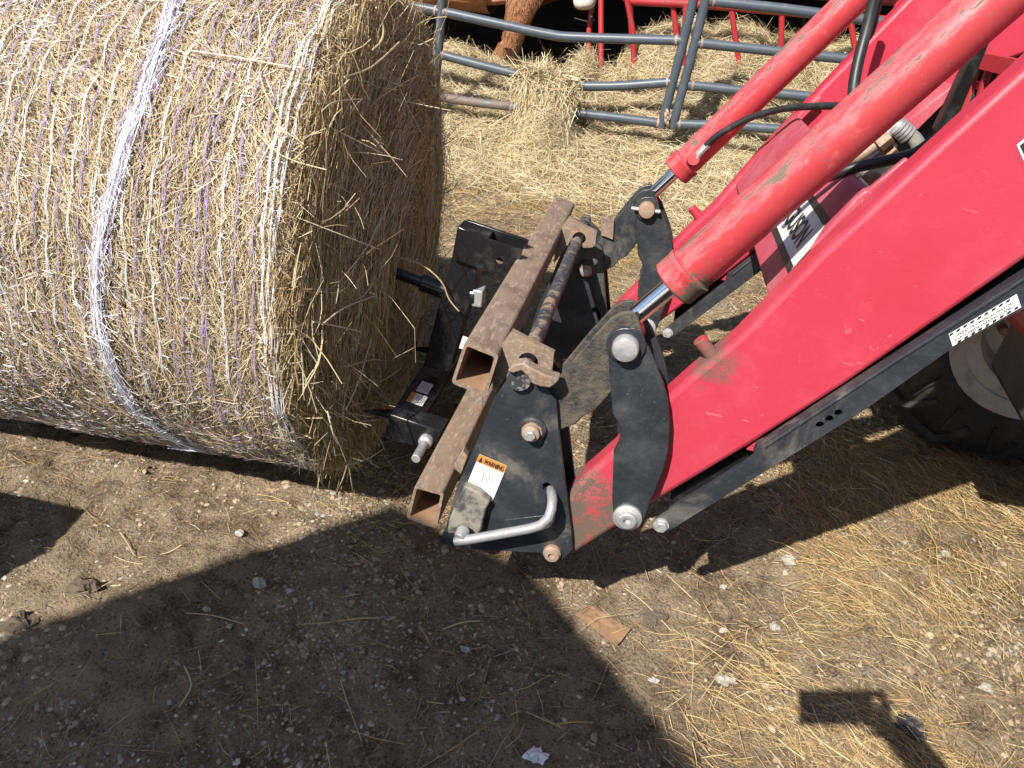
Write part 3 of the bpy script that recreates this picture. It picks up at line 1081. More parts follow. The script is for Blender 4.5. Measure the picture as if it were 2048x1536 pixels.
for side, dy in enumerate((0.0, DW)):
    near = side == 0
    arm = build('loader_arm', MB().prism(P2(ARM, YA, dy), LAX * AW), M['red'], tr, bevel=0.011, seg=3)
    pA, pB = lo(2420, -200, YA) + LAX * dy, lo(2420, 265, YA) + LAX * dy
    build('rear_boom', MB().prism([p + LAX * 0.004 for p in (pA, pA + FAX * 0.16 + UAX * 0.10, pA + FAX * 0.42 + UAX * 0.08, pA + FAX * 1.25 - UAX * 0.05, pA + FAX * 1.25 - UAX * 0.17, pA + FAX * 0.40 - UAX * 0.12, pB)], LAX * (AW - 0.008)), M['red'], arm, bevel=0.008)
    tb = pA + FAX * 1.20 - UAX * 0.10
    build('loader_tower', MB().prism([tb + LAX * (0.07) + q_ for q_ in (FAX * -0.10 + UAX * 0.08, FAX * 0.12 + UAX * 0.08, FAX * 0.20 - UAX * 1.0, FAX * -0.14 - UAX * 1.0)], LAX * 0.09), M['black'], tr, bevel=0.006)
    build('tower_pin', MB().cyl(tb - LAX * 0.02, tb + LAX * 0.17, 0.022, 16), M['zinc'], tr)
    cr_ = lo(2250, -232, YC) + LAX * dy
    build('cylinder_bracket', MB().prism([cr_ + LAX * 0.03 + q_ for q_ in (UAX * 0.05 - FAX * 0.03, UAX * 0.05 + FAX * 0.06, FAX * 0.16 - UAX * 0.18, FAX * 0.0 - UAX * 0.18)], LAX * 0.01), M['red'], arm, bevel=0.003)
    # stub on the arm's upper edge
    s0, s1 = lo(1425, 712, YC) + LAX * dy, lo(1398, 678, YC) + LAX * dy
    build('stub', MB().cyl(s0, s1, 0.0125, 16), M['red'] if not near else M['red'], arm, bevel=0.002)
    # lug for the stand
    build('stand_lug', MB().prism(P2([(1492, 900), (1520, 878), (1530, 884), (1512, 905)], 1.225, dy), LAX * 0.04), M['red'], arm, bevel=0.002)
    # weld bracket along the upper edge
    build('weld_bracket', MB().prism(P2([(1712, 408), (1716, 396), (1812, 316), (1823, 322), (1820, 335), (1730, 412)], 1.285, dy if near else dy - 0.10), LAX * 0.012), M['red_dusty'], arm, bevel=0.003)
    # tilt cylinder
    c0, c1 = lo(1385, 537, YC), lo(2250, -232, YC)
    cy = build('tilt_cylinder', MB().lathe(c0 + LAX * dy, c1 - c0, [(0, 0.0), (0, 0.037), (0.004, 0.0385), (float(np.linalg.norm(c1 - c0)), 0.0385), (float(np.linalg.norm(c1 - c0)), 0.0)], 40), M['red_cyl'], tr)
    g0, g1 = lo(1345, 570, YC), lo(1382, 539, YC)
    gl = float(np.linalg.norm(g1 - g0))
    build('gland_collar', MB().lathe(g0 + LAX * dy, g1 - g0, [(0, 0.018), (0, 0.040), (0.003, 0.043), (gl * 0.75, 0.043), (gl * 0.80, 0.0445), (gl * 0.98, 0.0445), (gl, 0.040), (gl * 1.1, 0.037)], 40), M['red_cyl'], cy)
    r0 = lo(1262, 640, YC)
    build('rod', MB().cyl(r0 + LAX * dy, g1 + LAX * dy, 0.0165, 28), M['chrome'], cy)
    pn = lo(1252, 690, 1.185)
    # rod end eye, its axis along the pin
    build('rod_eye', MB().lathe(pn + LAX * (0.036 + dy), LAX, [(0, 0.016), (0, 0.027), (0.008, 0.029), (0.030, 0.029), (0.038, 0.027), (0.038, 0.016)], 28), M['red_old'], cy)
    # links
    for q, yy in enumerate((1.185, 1.283)):
        lk = build('crescent_link', MB().prism(P2(CRES, 1.185, dy + yy - 1.185), LAX * 0.012), M['black'], tr, bevel=0.0025)
        if q == 0:
            build('boss', MB().cyl(pn + LAX * (dy + 0.002), pn + LAX * (dy - 0.006), 0.034 if not near else 0.033, 28), M['black'], lk, bevel=0.002)
            pm = lo(1255, 1033, 1.185)
            build('pivot_ring', MB().lathe(pm + LAX * dy, -LAX, [(-0.002, 0.027), (0.006, 0.027), (0.008, 0.024), (0.010, 0.018), (0.016, 0.0175), (0.018, 0.015), (0.018, 0.008), (0.008, 0.0075), (0.008, 0.0)], 28), M['zinc'], lk)
    for q, yy in enumerate((1.2145, 1.270)):
        build('tilt_link', MB().prism(P2(LINK, 1.205, dy + yy - 1.205), LAX * 0.010), M['black_mud' if near else 'black'], tr, bevel=0.0025)
    pin = build('link_pin', MB().lathe(pn + LAX * dy, -LAX, [(-0.12, 0.0), (-0.12, 0.016), (0.006, 0.016), (0.006, 0.0225), (0.020, 0.0225), (0.024, 0.020), (0.026, 0.012), (0.0255, 0.0)], 28), M['zinc'] if near else M['nut'], tr)
    if not near:
        build('pin_bolt', MB().cyl(pn + LAX * (dy - 0.014) - FAX * 0.042, pn + LAX * (dy - 0.014) + FAX * 0.036, 0.0055, 8), M['zinc'], pin)
    # carrier
    hole = [[lo(px, py, 1.2) + LAX * dy for px, py in SLOT]]
    ca = build('carrier_plate', MB().prism(P2(PLATE, 1.2, dy), LAX * 0.012, holes=hole), M['black'], tr)
    ci = build('carrier_plate', MB().prism(P2(PLATE, 1.2, dy + 0.105), LAX * 0.012), M['black'], tr, bevel=0.002)
    # web joining the two plates along the front edge
    build('carrier_web', MB().prism(P2([(880, 1083), (897, 1035), (914, 973), (958, 871), (986, 800), (996, 805), (968, 875), (924, 976), (908, 1040), (893, 1086)], 1.2, dy + 0.0125), LAX * 0.092), M['black'], tr, bevel=0.002)
    build('bottom_web', MB().prism(P2([(893, 1089), (989, 1103), (1080, 1107), (1080, 1097), (989, 1092), (893, 1078)], 1.2, dy + 0.0125), LAX * 0.092), M['black_mud'], tr)
    nb = lo(1065, 857, 1.2) + LAX * dy
    bo = build('link_bolt', MB().lathe(nb, -LAX, [(-0.1, 0.0), (-0.1, 0.014), (0.0, 0.024), (0.008, 0.0235), (0.012, 0.020), (0.012, 0.0165), (0.022, 0.016), (0.024, 0.0125), (0.024, 0.0)], 28), M['nut'], tr)
    build('bolt_collar', MB().lathe(nb, -LAX, [(-0.001, 0.026), (0.006, 0.0265), (0.012, 0.022), (0.012, 0.018)], 28), M['black'], bo)
    hexbolt(nb - LAX * 0.022, 0.0105, 0.009, M['zinc'], bo, 'bolt_head')
    hp = lo(1105, 1103, 1.2) + LAX * dy
    build('hook_pin', MB().lathe(hp, -LAX, [(-0.1, 0.0), (-0.1, 0.012), (0.0, 0.0175), (0.008, 0.0175), (0.010, 0.0155), (0.015, 0.014), (0.016, 0.007), (0.010, 0.0065), (0.010, 0.0)], 24), M['nut'], tr)
    # parking stand
    hs = [circ(lo(px, py, 1.195) + LAX * dy, LAX, 0.0068, 12) for px, py in ((1640, 850), (1659, 838), (1677, 826))]
    st = build('parking_stand', MB().prism(P2(STAND, 1.195, dy), LAX * 0.006, holes=hs), M['black'], tr)
    BOTF = [(1340, 1058), (1717, 826), (1912, 689), (2048, 615), (2300, 453), (2420, 378), (2420, 370), (2300, 446), (2048, 608), (1912, 682), (1717, 819), (1338, 1050)]
    build('stand_flange', MB().prism(P2(BOTF, 1.195, dy + 0.0065), LAX * 0.055), M['black'], st)
    TOPF = [(1508, 910), (1514, 893), (1532, 884), (2029, 562), (2300, 388), (2300, 393), (2029, 567), (1534, 889), (1518, 897), (1512, 912)]
    build('stand_flange', MB().prism(P2(TOPF, 1.195, dy + 0.0065), LAX * 0.012), M['black'], st)
    GAPS = [(1338, 1048), (1345, 1000), (1500, 900), (1700, 770), (2050, 530), (2300, 356), (2420, 275), (2420, 376), (2300, 450), (2048, 612), (1912, 686), (1717, 823)]
    build('stand_gap_shade', MB().prism(P2(GAPS, 1.195, dy + 0.058), LAX * 0.005), M['black_new'], st)  # added black plate shutting out sun, darkening the gap under the arm
    build('stand_ridge', MB().tube([lo(px, py, 1.195) + LAX * (dy - 0.0005) for px, py in ((1530, 893), (1800, 716), (2029, 570), (2300, 396))], 0.003, 8), M['black'], st)
    hexbolt(lo(1322, 1049, 1.195) + LAX * dy, 0.012, 0.012, M['zinc'], st, 'bolt', 0.015)

# near carrier: guide bracket, handle
gb = build('guide_bracket', MB().prism(P2([(928, 972), (955, 984), (980, 1004), (971, 1020), (962, 1062), (955, 1070), (894, 1068), (898, 1040), (914, 1000)], 1.178), LAX * 0.020), M['black_dusty'], tr, bevel=0.004)
hd = [(1100, 975, 1.23), (1103, 985, 1.20), (1105, 1000, 1.175), (1103, 1018, 1.160), (1097, 1036, 1.152), (1082, 1050, 1.148), (1060, 1057, 1.146), (1000, 1068, 1.146), (950, 1077, 1.146), (910, 1083, 1.146)]
hn = build('latch_handle', MB().tube([lo(*h) for h in hd], 0.0095, 16), M['rod_grey'], tr, bevel=0.001)
build('handle_pivot', MB().tube([lo(925, 1062, 1.18), lo(926, 1064, 1.155), lo(918, 1076, 1.142)], [0.012, 0.0135, 0.011], 14), M['rod_grey'], hn, bevel=0.002)
build('lower_step', MB().prism(P2([(990, 1090), (1010, 1040), (1112, 1028), (1110, 1062), (1095, 1072)], 1.196), LAX * 0.0035), M['black'], tr, bevel=0.001)

# bent cross bar between the carriers
b0 = lo(1038, 758, 1.19)
build('carrier_bar', MB().lathe(b0, LAX, [(-0.004, 0.0), (-0.004, 0.0215), (0.0, 0.023), (0.014, 0.023), (0.015, 0.0155), (1.10, 0.0155), (1.10, 0.0)], 28), M['bar'], tr)

# stickers on the near carrier
def q4(a, b, c, d, Y):
    return [lo(*p, Y) for p in (a, b, c, d)]


def sheet(pts, n, t=0.0005):
    return MB().prism([p + np.asarray(n) * 0.0004 for p in pts], np.asarray(n) * t)


def text(name, s, o, xd, yd, h, width, mat, parent, bold=0.0, lift=0.0012, shear=0.0):
    """flat print: o = lower left corner, xd reading direction, yd up"""
    cu = bpy.data.curves.new(name, 'FONT')
    cu.body = s
    cu.size = 1.0
    cu.offset = bold
    cu.shear = shear
    ob = bpy.data.objects.new(name, cu)
    COL.objects.link(ob)
    bpy.context.view_layer.update()
    me = bpy.data.meshes.new_from_object(ob.evaluated_get(bpy.context.evaluated_depsgraph_get()))
    COL.objects.unlink(ob)
    bpy.data.objects.remove(ob)
    v = np.array([tuple(x.co) for x in me.vertices])
    mn, mx = v.min(0), v.max(0)
    v = (v - mn) / np.maximum(mx - mn, 1e-6)
    xd, yd = nrm(xd), nrm(yd)
    nn = np.cross(xd, yd)
    W_ = np.asarray(o) + np.outer(v[:, 0] * width, xd) + np.outer(v[:, 1] * h, yd) + nn * lift - origin_of(parent)
    for i, x in enumerate(me.vertices):
        x.co = W_[i]
    me.materials.clear()
    me.materials.append(mat)
    t = bpy.data.objects.new(name, me)
    COL.objects.link(t)
    t.parent = parent
    return t


wa, wb, wc, wd_ = q4((959, 908), (1014, 931), (985, 1002), (929, 980), 1.2)
ws = build('warning_sticker', sheet([wa, wb, wc, wd_], -LAX), M['white'], tr)
ux, uy = nrm(wb - wa), nrm(wa - wd_)
uy = nrm(uy - ux * (uy @ ux))
wl, hl = np.linalg.norm(wb - wa), np.linalg.norm(wa - wd_)
nl = -LAX
hdr = [wd_ + uy * hl * 0.80 + nl * 0.001, wd_ + uy * hl * 0.80 + ux * wl + nl * 0.001, wd_ + uy * hl + ux * wl + nl * 0.001, wd_ + uy * hl + nl * 0.001]
build('sticker_header', MB().prism(hdr, nl * 0.0003), M['orange'], ws)
text('warning_word', 'WARNING', wd_ + uy * hl * 0.835 + ux * wl * 0.24, ux, uy, hl * 0.12, wl * 0.72, M['ink'], ws, 0.03, 0.0022)
tri = [wd_ + uy * hl * 0.83 + ux * wl * 0.05, wd_ + uy * hl * 0.83 + ux * wl * 0.20, wd_ + uy * hl * 0.97 + ux * wl * 0.125]
build('warning_triangle', MB().prism([p + nl * 0.0016 for p in tri], nl * 0.0003), M['ink'], ws)
# little pictogram and worn lines of print
pic = MB()
for (x0, y0, x1, y1, w_) in ((0.30, 0.70, 0.42, 0.52, 0.05), (0.42, 0.52, 0.40, 0.38, 0.05), (0.40, 0.38, 0.66, 0.36, 0.03), (0.50, 0.72, 0.62, 0.60, 0.04), (0.62, 0.60, 0.60, 0.40, 0.04), (0.70, 0.60, 0.80, 0.46, 0.03), (0.62, 0.74, 0.74, 0.64, 0.03)):
    pa, pb = wd_ + ux * wl * x0 + uy * hl * y0, wd_ + ux * wl * x1 + uy * hl * y1
    s_ = nrm(np.cross(pb - pa, nl)) * w_ * wl * 0.5
    pic.prism([pa - s_ + nl * 0.0013, pb - s_ + nl * 0.0013, pb + s_ + nl * 0.0013, pa + s_ + nl * 0.0013], nl * 0.0003)
build('pictogram', pic, M['grey_ink'], ws)
ln_ = MB()
for j in range(5):
    pa = wd_ + ux * wl * 0.08 + uy * hl * (0.28 - 0.052 * j)
    pb = pa + ux * wl * (0.84 if j % 3 else 0.62)
    ln_.prism([pa + nl * 0.0013, pb + nl * 0.0013, pb + uy * hl * 0.016 + nl * 0.0013, pa + uy * hl * 0.016 + nl * 0.0013], nl * 0.0003)
build('print_lines', ln_, M['grey_ink'], ws)

# stand sticker
sa, sb, sc_, sd = q4((1897, 668), (2033, 588), (2042, 614), (1905, 692), 1.195)
ss = build('stand_sticker', sheet([sa, sb, sc_, sd], -LAX), M['white'], tr)
ux, uy = nrm(sb - sa), nrm(sa - sd)
uy = nrm(uy - ux * (uy @ ux))
wl, hl = np.linalg.norm(sb - sa), np.linalg.norm(sa - sd)
text('sticker_line', "OPERATOR'S MANUAL AND OR", sd + uy * hl * 0.50 + ux * wl * 0.10, ux, uy, hl * 0.17, wl * 0.84, M['ink'], ss, 0.01, 0.0016)
text('sticker_line', "PARTS INSIDE PARKING STAND", sd + uy * hl * 0.24 + ux * wl * 0.08, ux, uy, hl * 0.17, wl * 0.84, M['ink'], ss, 0.01, 0.0016)
chk = MB()
for j in range(9):
    for yy in (0.80, 0.02):
        pa = sd + ux * wl * (0.04 + 0.105 * j + (0.03 if yy < 0.5 else 0)) + uy * hl * yy
        pb = pa + ux * wl * 0.055
        k_ = ux * wl * 0.025 + uy * hl * 0.15
        chk.prism([pa + nl * 0.0013, pb + nl * 0.0013, pb + k_ + nl * 0.0013, pa + k_ + nl * 0.0013], nl * 0.0003)
build('check_border', chk, M['ink'], ss)

# decal at the frame edge of the near arm
da = q4((2033, 290), (2110, 224), (2135, 258), (2050, 328), 1.215)
ds = build('arm_sticker', sheet(da, -LAX), M['white'], tr)
db = q4((2039, 291), (2108, 232), (2129, 258), (2052, 320), 1.215)
build('sticker_panel', MB().prism([p - LAX * 0.0013 for p in db], -LAX * 0.0003), M['ink'], ds)

# cross beam with decal
SEC = [(1536, 592), (1715, 392), (1730, 380), (1742, 380), (1750, 395), (1752, 450), (1575, 650)]
Yb = YA + AW
beam = build('cross_beam', MB().prism(P2(SEC, Yb + 0.001), LAX * (DW - AW - 0.002)), M['red_dusty'], tr, bevel=0.006)
e0, e1 = lo(1536, 592, Yb), lo(1715, 392, Yb)
ub = nrm(e1 - e0)
nb_ = np.cross(-LAX, ub)
nb_ = nrm(nb_)


def onbeam(px, py):
    d = BW @ pdir(px, py)
    t = ((e0 - CAM) @ nb_) / (d @ nb_)
    q = CAM + d * t - e0
    return q @ LAX, q @ ub


def bp(l, u, lift=0.0):
    return e0 + LAX * l + ub * u + nb_ * lift


l0, u0 = onbeam(1590, 533)
l1, u1 = onbeam(1648, 452)
_, uL = onbeam(1556, 470)
_, uR = onbeam(1634, 418)
lA, uA = onbeam(1593, 498)
lB, uB = onbeam(1629, 461)
lG, uG = onbeam(1570, 432)
ul, ur = min(u0, uL) , max(u1, uR)
LEND = 0.62
dec = build('brand_sticker', MB().prism([bp(l0 * 0.6, ul, 0.0007), bp(LEND, ul, 0.0007), bp(LEND, ur, 0.0007), bp(l1, ur, 0.0007), bp(l0 * 0.6, (ul + ur) / 2, 0.0007)], nb_ * 0.0004), M['silver'], tr)
hw = (ur - ul)
build('sticker_stripe', MB().prism([bp(l0 * 0.6, ul - 0.10 * hw, 0.0012), bp(LEND, ul - 0.10 * hw, 0.0012), bp(LEND, ul + 0.06 * hw, 0.0012), bp(l0 * 0.6, ul + 0.06 * hw, 0.0012)], nb_ * 0.0003), M['ink'], dec)
build('sticker_stripe', MB().prism([bp(l1, ur - 0.06 * hw, 0.0012), bp(LEND, ur - 0.06 * hw, 0.0012), bp(LEND, ur + 0.10 * hw, 0.0012), bp(l1, ur + 0.10 * hw, 0.0012)], nb_ * 0.0003), M['ink'], dec)
lA -= 0.004
lstart = lA + (lG - lA) * 8 / 5.0 * 0.80
text('brand_word', 'FERGUSON', bp(lstart, uA), -LAX, ub, (uB - uA), lstart - lA, M['ink'], dec, 0.035, 0.0016)

# red cross plate and gusset seen beyond the near cylinder
build('cross_gusset', MB().prism([lo(1812, 243, 2.0), lo(1908, 169, 2.0), lo(1918, 178, 2.0), lo(1834, 262, 2.0)], LAX * 0.14), M['red_dusty'], tr, bevel=0.003)
build('black_strut', MB().prism([lo(1990, 60, 1.55), lo(1958, 78, 1.55), lo(1872, 262, 1.55), lo(1900, 275, 1.55)], LAX * 0.03), M['black_new'], tr, bevel=0.002)


# hoses and fittings
def spline(pts, n=8):
    P_ = [np.asarray(p) for p in pts]
    P_ = [P_[0]] + P_ + [P_[-1]]
    out = []
    for s_ in range(1, len(P_) - 2):
        p0, p1, p2, p3 = P_[s_ - 1:s_ + 3]
        for t in np.linspace(0, 1, n, endpoint=(s_ == len(P_) - 3)):
            out.append(0.5 * ((2 * p1) + (-p0 + p2) * t + (2 * p0 - 5 * p1 + 4 * p2 - p3) * t * t + (-p0 + 3 * p1 - 3 * p2 + p3) * t ** 3))
    return out


h1 = build('hydraulic_hose', MB().tube(spline([lo(1412, 291, 2.13), lo(1440, 268, 2.12), lo(1500, 236, 2.10), (lo(1560, 219, 2.06)), lo(1620, 213, 2.0), lo(1690, 213, 1.92), lo(1760, 225, 1.84), lo(1800, 255, 1.80)]), 0.0085, 12), M['rubber'], tr)
build('hose_fitting', MB().cyl(lo(1388, 318, 2.135), lo(1416, 288, 2.13), 0.0095, 8), M['zinc'], h1)
build('hose_nut', MB().cyl(lo(1383, 320, 2.135), lo(1394, 312, 2.135), 0.013, 6), M['zinc'], h1)
build('hose_block', MB().cyl(lo(1387, 318, 2.12), lo(1380, 324, 2.16), 0.016, 16), M['red_cyl'], h1)
build('hydraulic_hose', MB().tube(spline([lo(1770, -60, 1.95), lo(1748, 0, 1.95), lo(1733, 60, 1.94), lo(1716, 125, 1.92), lo(1707, 180, 1.90), lo(1708, 230, 1.88), lo(1730, 290, 1.80)]), 0.0125, 12), M['rubber'], tr)
build('hydraulic_hose', MB().tube(spline([lo(1560, 395, 1.42), lo(1620, 368, 1.42), lo(1700, 338, 1.40), lo(1770, 322, 1.40), lo(1830, 306, 1.42), lo(1880, 270, 1.44)]), 0.0095, 12), M['rubber'], tr)
h4 = build('hydraulic_hose', MB().tube(spline([lo(1800, 262, 1.50), lo(1822, 272, 1.50), lo(1836, 290, 1.49), lo(1840, 320, 1.48), lo(1836, 360, 1.46)]), 0.0125, 14), M['hose_grey'], tr)
build('hose_elbow', MB().tube(spline([lo(1772, 268, 1.50), lo(1781, 256, 1.50), lo(1792, 251, 1.50), lo(1806, 262, 1.50)]), 0.0115, 12), M['zinc'], h4)
for j in range(4):
    a = lo(1794 + 6 * j, 252 + 5 * j, 1.50)
    build('hose_crimp', MB().cyl(a, a + nrm(lo(1806, 262, 1.5) - lo(1794, 252, 1.5)) * 0.005, 0.0165, 18), M['zinc'], h4)
build('fitting_nut', MB().cyl(lo(1752, 288, 1.50), lo(1776, 268, 1.50), 0.0185, 6), M['nut'], h4, bevel=0.001)
build('steel_line', MB().tube(spline([lo(1690, 322, 1.50), lo(1720, 310, 1.50), lo(1755, 286, 1.50)]), 0.0105, 12), M['nut'], h4)
h5 = build('steel_line', MB().tube(spline([lo(1720, 345, 1.52), lo(1745, 322, 1.52), lo(1768, 306, 1.52)]), 0.010, 12), M['zinc'], tr)
build('fitting_nut', MB().cyl(lo(1766, 309, 1.52), lo(1786, 292, 1.52), 0.017, 6), M['nut'], h5, bevel=0.001)
build('steel_line', MB().tube([lo(1735, 345, 1.45), lo(1752, 362, 1.40)], 0.012, 14), M['nut'], tr)
# hose on the far side hanging off
build('hydraulic_hose', MB().tube(spline([lo(1775, -60, 2.0), lo(1757, 0, 2.0), lo(1741, 62, 1.99), lo(1728, 80, 1.99)]), 0.010, 10), M['rubber'], tr)

# grille guard in front of the bonnet
gx0 = lo(2012, 215, 1.72)
gg = build('grille_guard', MB().box(gx0 + UAX * 0.07, (LAX, UAX, FAX), (0.62, 0.03, 0.03)), M['red_old'], tr)
for j in range(9):
    c = gx0 + LAX * (-0.30 + 0.075 * j)
    build('guard_bar', MB().box(c - UAX * 0.07, (LAX, UAX, FAX), (0.013, 0.26, 0.013)), M['red_old'], gg)
for j in range(4):
    build('guard_rail', MB().box(gx0 + FAX * 0.014 + UAX * (0.02 - 0.062 * j), (LAX, UAX, FAX), (0.60, 0.014, 0.014)), M['red_old'], gg)
# bonnet, front axle, frame
bc = gx0 + FAX * 0.62 + LAX * 0.0
bonnet = build('bonnet', MB().prism([bc + LAX * a_ + UAX * u_ - FAX * 0.45 for a_, u_ in ((-0.27, -0.45), (0.27, -0.45), (0.29, 0.02), (0.22, 0.13), (-0.22, 0.13), (-0.29, 0.02))], FAX * 1.3), M['red'], tr, bevel=0.03, seg=3)
build('radiator_screen', MB().box(bc - FAX * 0.455 - UAX * 0.15, (LAX, UAX, FAX), (0.46, 0.40, 0.01)), M['black'], tr)
axc = np.array([1.2, 1.55, 0.46])
build('front_axle', MB().tube([axc + np.array([0.28, -0.55, 0]), axc + np.array([0.1, 0, 0.05]), axc + np.array([0.0, 0.62, 0])], 0.055, 14), M['rim'], tr)
build('chassis_rail', MB().box(axc + np.array([0.5, 0.1, 0.13]), ((1, 0, 0), (0, 1, 0), (0, 0, 1)), (1.6, 0.30, 0.22)), M['black'], tr, bevel=0.02)


def wheel(c, axis):
    """axis points to the side with the open dish"""
    RO, RI, WD = 0.46, 0.275, 0.29
    axis = nrm(axis)
    prof = [(0.115, RI), (0.135, RI + 0.02), (0.150, RI + 0.07), (0.148, RI + 0.12), (0.128, RO - 0.03), (0.09, RO - 0.012), (0, RO - 0.004), (-0.09, RO - 0.012), (-0.128, RO - 0.03), (-0.148, RI + 0.12), (-0.15, RI + 0.07), (-0.115, RI)]
    w = build('wheel', MB().lathe(c, axis, [(0.10, RI + 0.002), (0.10, 0.20), (0.02, 0.17), (0.0, 0.0)], 40), M['rim'], tr)
    build('tyre', MB().lathe(c, axis, prof, 64), M['tyre'], w)
    u = nrm(np.cross(axis, [0, 0, 1.0]))
    v = np.cross(axis, u)
    lug = MB()
    for j in range(16):
        for sg in (1, -1):
            a0 = 2 * pi * (j + (0.5 if sg < 0 else 0)) / 16
            pts, rad_ = [], []
            for (t, o_, r_) in ((0, 0.0, RO + 0.004), (0.5, 0.07, RO + 0.002), (1.0, 0.118, RO - 0.006), (1.12, 0.140, RO - 0.045), (1.20, 0.158, RO - 0.105)):
                a = a0 + 0.34 * t
                pts.append(np.asarray(c) + axis * o_ * sg + (u * cos(a) + v * sin(a)) * r_)
            lug.tube(pts, [0.022, 0.022, 0.022, 0.018, 0.012], 6)
    build('tread_lugs', lug, M['tyre'], w)['kind'] = 'stuff'
    for j in range(16):
        a = 2 * pi * j / 16 + 0.2
        d = u * cos(a) + v * sin(a)
        t_ = u * -sin(a) + v * cos(a)
        q0 = np.asarray(c) + axis * 0.153 + d * (RI + 0.045) + t_ * 0.0
        build('sidewall_rib', MB().tube([q0, q0 + d * 0.05 + t_ * 0.012, q0 + d * 0.085 + t_ * 0.03 - axis * 0.004], 0.006, 6), M['tyre'], w)
    build('rim_flange', MB().lathe(c, axis, [(0.105, RI - 0.03), (0.118, RI - 0.005), (0.128, RI + 0.012), (0.120, RI + 0.016), (0.112, RI), (0.098, RI - 0.03)], 48), M['rim'], w)
    for j in range(6):
        a = 2 * pi * j / 6 + 0.35
        d = u * cos(a) + v * sin(a)
        build('wheel_nut', MB().prism(circ(np.asarray(c) + axis * 0.035 + d * 0.13, axis, 0.014, 6), axis * 0.03), M['nut'], w)
    return w


wheel(np.array([1.20, 2.21, 0.455]), (0, -1, 0))
wheel(np.array([1.72, 0.95, 0.455]), (0, 1, 0))

# ------------------------------------------------------------------ bale spear implement
sp = thing('bale_spear', 'black bale spear frame on two rusty square tubes between loader and bale', 'bale spear', tuple(lo(940, 900, 1.6) * np.array([1, 1, 0])))


def sqtube(corners, length, wall=0.12, name='square_tube', mat='rust', inner='rust_in'):
    """corners: 4 points TL TR BR BL of the open end"""
    c = [np.asarray(p) for p in corners]
    m_ = sum(c) / 4

    def rounded(cs, rr, k=4):
        out = []
        for i_ in range(4):
            p, a_, b_ = cs[i_], cs[i_ - 1], cs[(i_ + 1) % 4]
            da_, db_ = nrm(a_ - p), nrm(b_ - p)
            p1, p2 = p + da_ * rr, p + db_ * rr
            for t in np.linspace(0, 1, k):
                out.append((1 - t) ** 2 * p1 + 2 * t * (1 - t) * p + t * t * p2)
        return out
    s_ = np.linalg.norm(c[1] - c[0])
    outer = rounded(c, s_ * 0.13)
    inn = [m_ + (p - m_) * (1 - wall * 1.5) for p in c]
    inner_ = rounded(inn, s_ * 0.07)
    n_ = len(outer)
    vec = LAX * length
    vs = outer + inner_ + [p + vec for p in outer] + [p + vec for p in inner_]
    fs = []
    for i_ in range(n_):
        j_ = (i_ + 1) % n_
        fs += [(i_, j_, n_ + j_, n_ + i_), (2 * n_ + i_, 3 * n_ + i_, 3 * n_ + j_, 2 * n_ + j_), (i_, 2 * n_ + i_, 2 * n_ + j_, j_)]
    o = build(name, MB().add(vs, fs), M[mat], sp)
    fs2 = [(n_ + i_, n_ + (i_ + 1) % n_, 3 * n_ + (i_ + 1) % n_, 3 * n_ + i_) for i_ in range(n_)]
    build('tube_lining', MB().add(vs, fs2), M[inner], o)
    return o


LT = 1.12
ut = sqtube([lo(930, 682, 1.20), lo(998, 709, 1.20), lo(972, 793, 1.20), lo(902, 766, 1.20)], LT)
lt = sqtube([lo(830, 969, 1.27), lo(888, 985, 1.27), lo(873, 1058, 1.27), lo(813, 1037, 1.27)], LT - 0.05)
# hook brackets
BR = [(1023, 662), (1060, 682), (1108, 706), (1104, 742), (1096, 750), (1072, 750), (1040, 742), (1033, 724), (1018, 688)]
for dy in (0.0, 0.80):
    c_ = lo(1057, 727, 1.222)
    hk = build('hook_bracket', MB().prism(P2(BR, 1.235, dy), LAX * 0.014, holes=[circ(lo(1056, 724, 1.235) + LAX * dy, LAX, 0.0185, 16)]), M['rust'], sp)
    build('bracket_web', MB().prism(P2([(985, 715), (1022, 664), (1034, 722), (1020, 745), (985, 790)], 1.238, dy), LAX * 0.010), M['rust'], hk)
build('retainer_tab', MB().prism(P2([(1014, 742), (1028, 729), (1048, 726), (1062, 736), (1090, 750), (1119, 758), (1112, 768), (1100, 777), (1080, 774), (1064, 768), (1054, 752), (1042, 742), (1026, 748)], 1.172), LAX * 0.026), M['rust'], sp, bevel=0.003)
build('lower_bracket', MB().prism(P2([(905, 935), (925, 900), (935, 915), (922, 950)], 1.25), LAX * 0.02), M['rust'], sp, bevel=0.002)
build('far_tab', MB().prism(P2([(1110, 690), (1152, 700), (1150, 760), (1112, 745)], 1.235, 0.9), LAX * 0.012), M['rust'], sp, bevel=0.002)

# black frame: post, arms, cross member
YS = 1.70
post = build('spear_post', MB().prism(P2([(915, 452), (956, 470), (952, 570), (939, 610), (896, 744), (846, 733), (880, 600), (901, 527)], YS), LAX * 0.065), M['black_new'], sp, bevel=0.004)
arm_u = build('upper_arm', MB().prism(P2([(915, 459), (1044, 502), (1030, 560), (906, 518)], YS - 0.016), LAX * 0.012, holes=[circ(lo(998, 523, YS - 0.016), LAX, 0.010, 14)]), M['black_new'], sp)
build('upper_arm', MB().prism(P2([(915, 459), (1044, 502), (1030, 560), (906, 518)], YS - 0.016, 0.085), LAX * 0.012), M['black_new'], sp, bevel=0.002)
build('arm_cap', MB().prism(P2([(914, 458), (975, 478), (972, 488), (912, 468)], YS - 0.003), LAX * 0.07), M['black_new'], arm_u, bevel=0.002)
crs = build('cross_member', MB().prism([lo(779, 828, 1.49), lo(838, 848, 1.49), lo(820, 892, 1.49), lo(768, 876, 1.49)], LAX * 0.52), M['black_new'], sp, bevel=0.004)
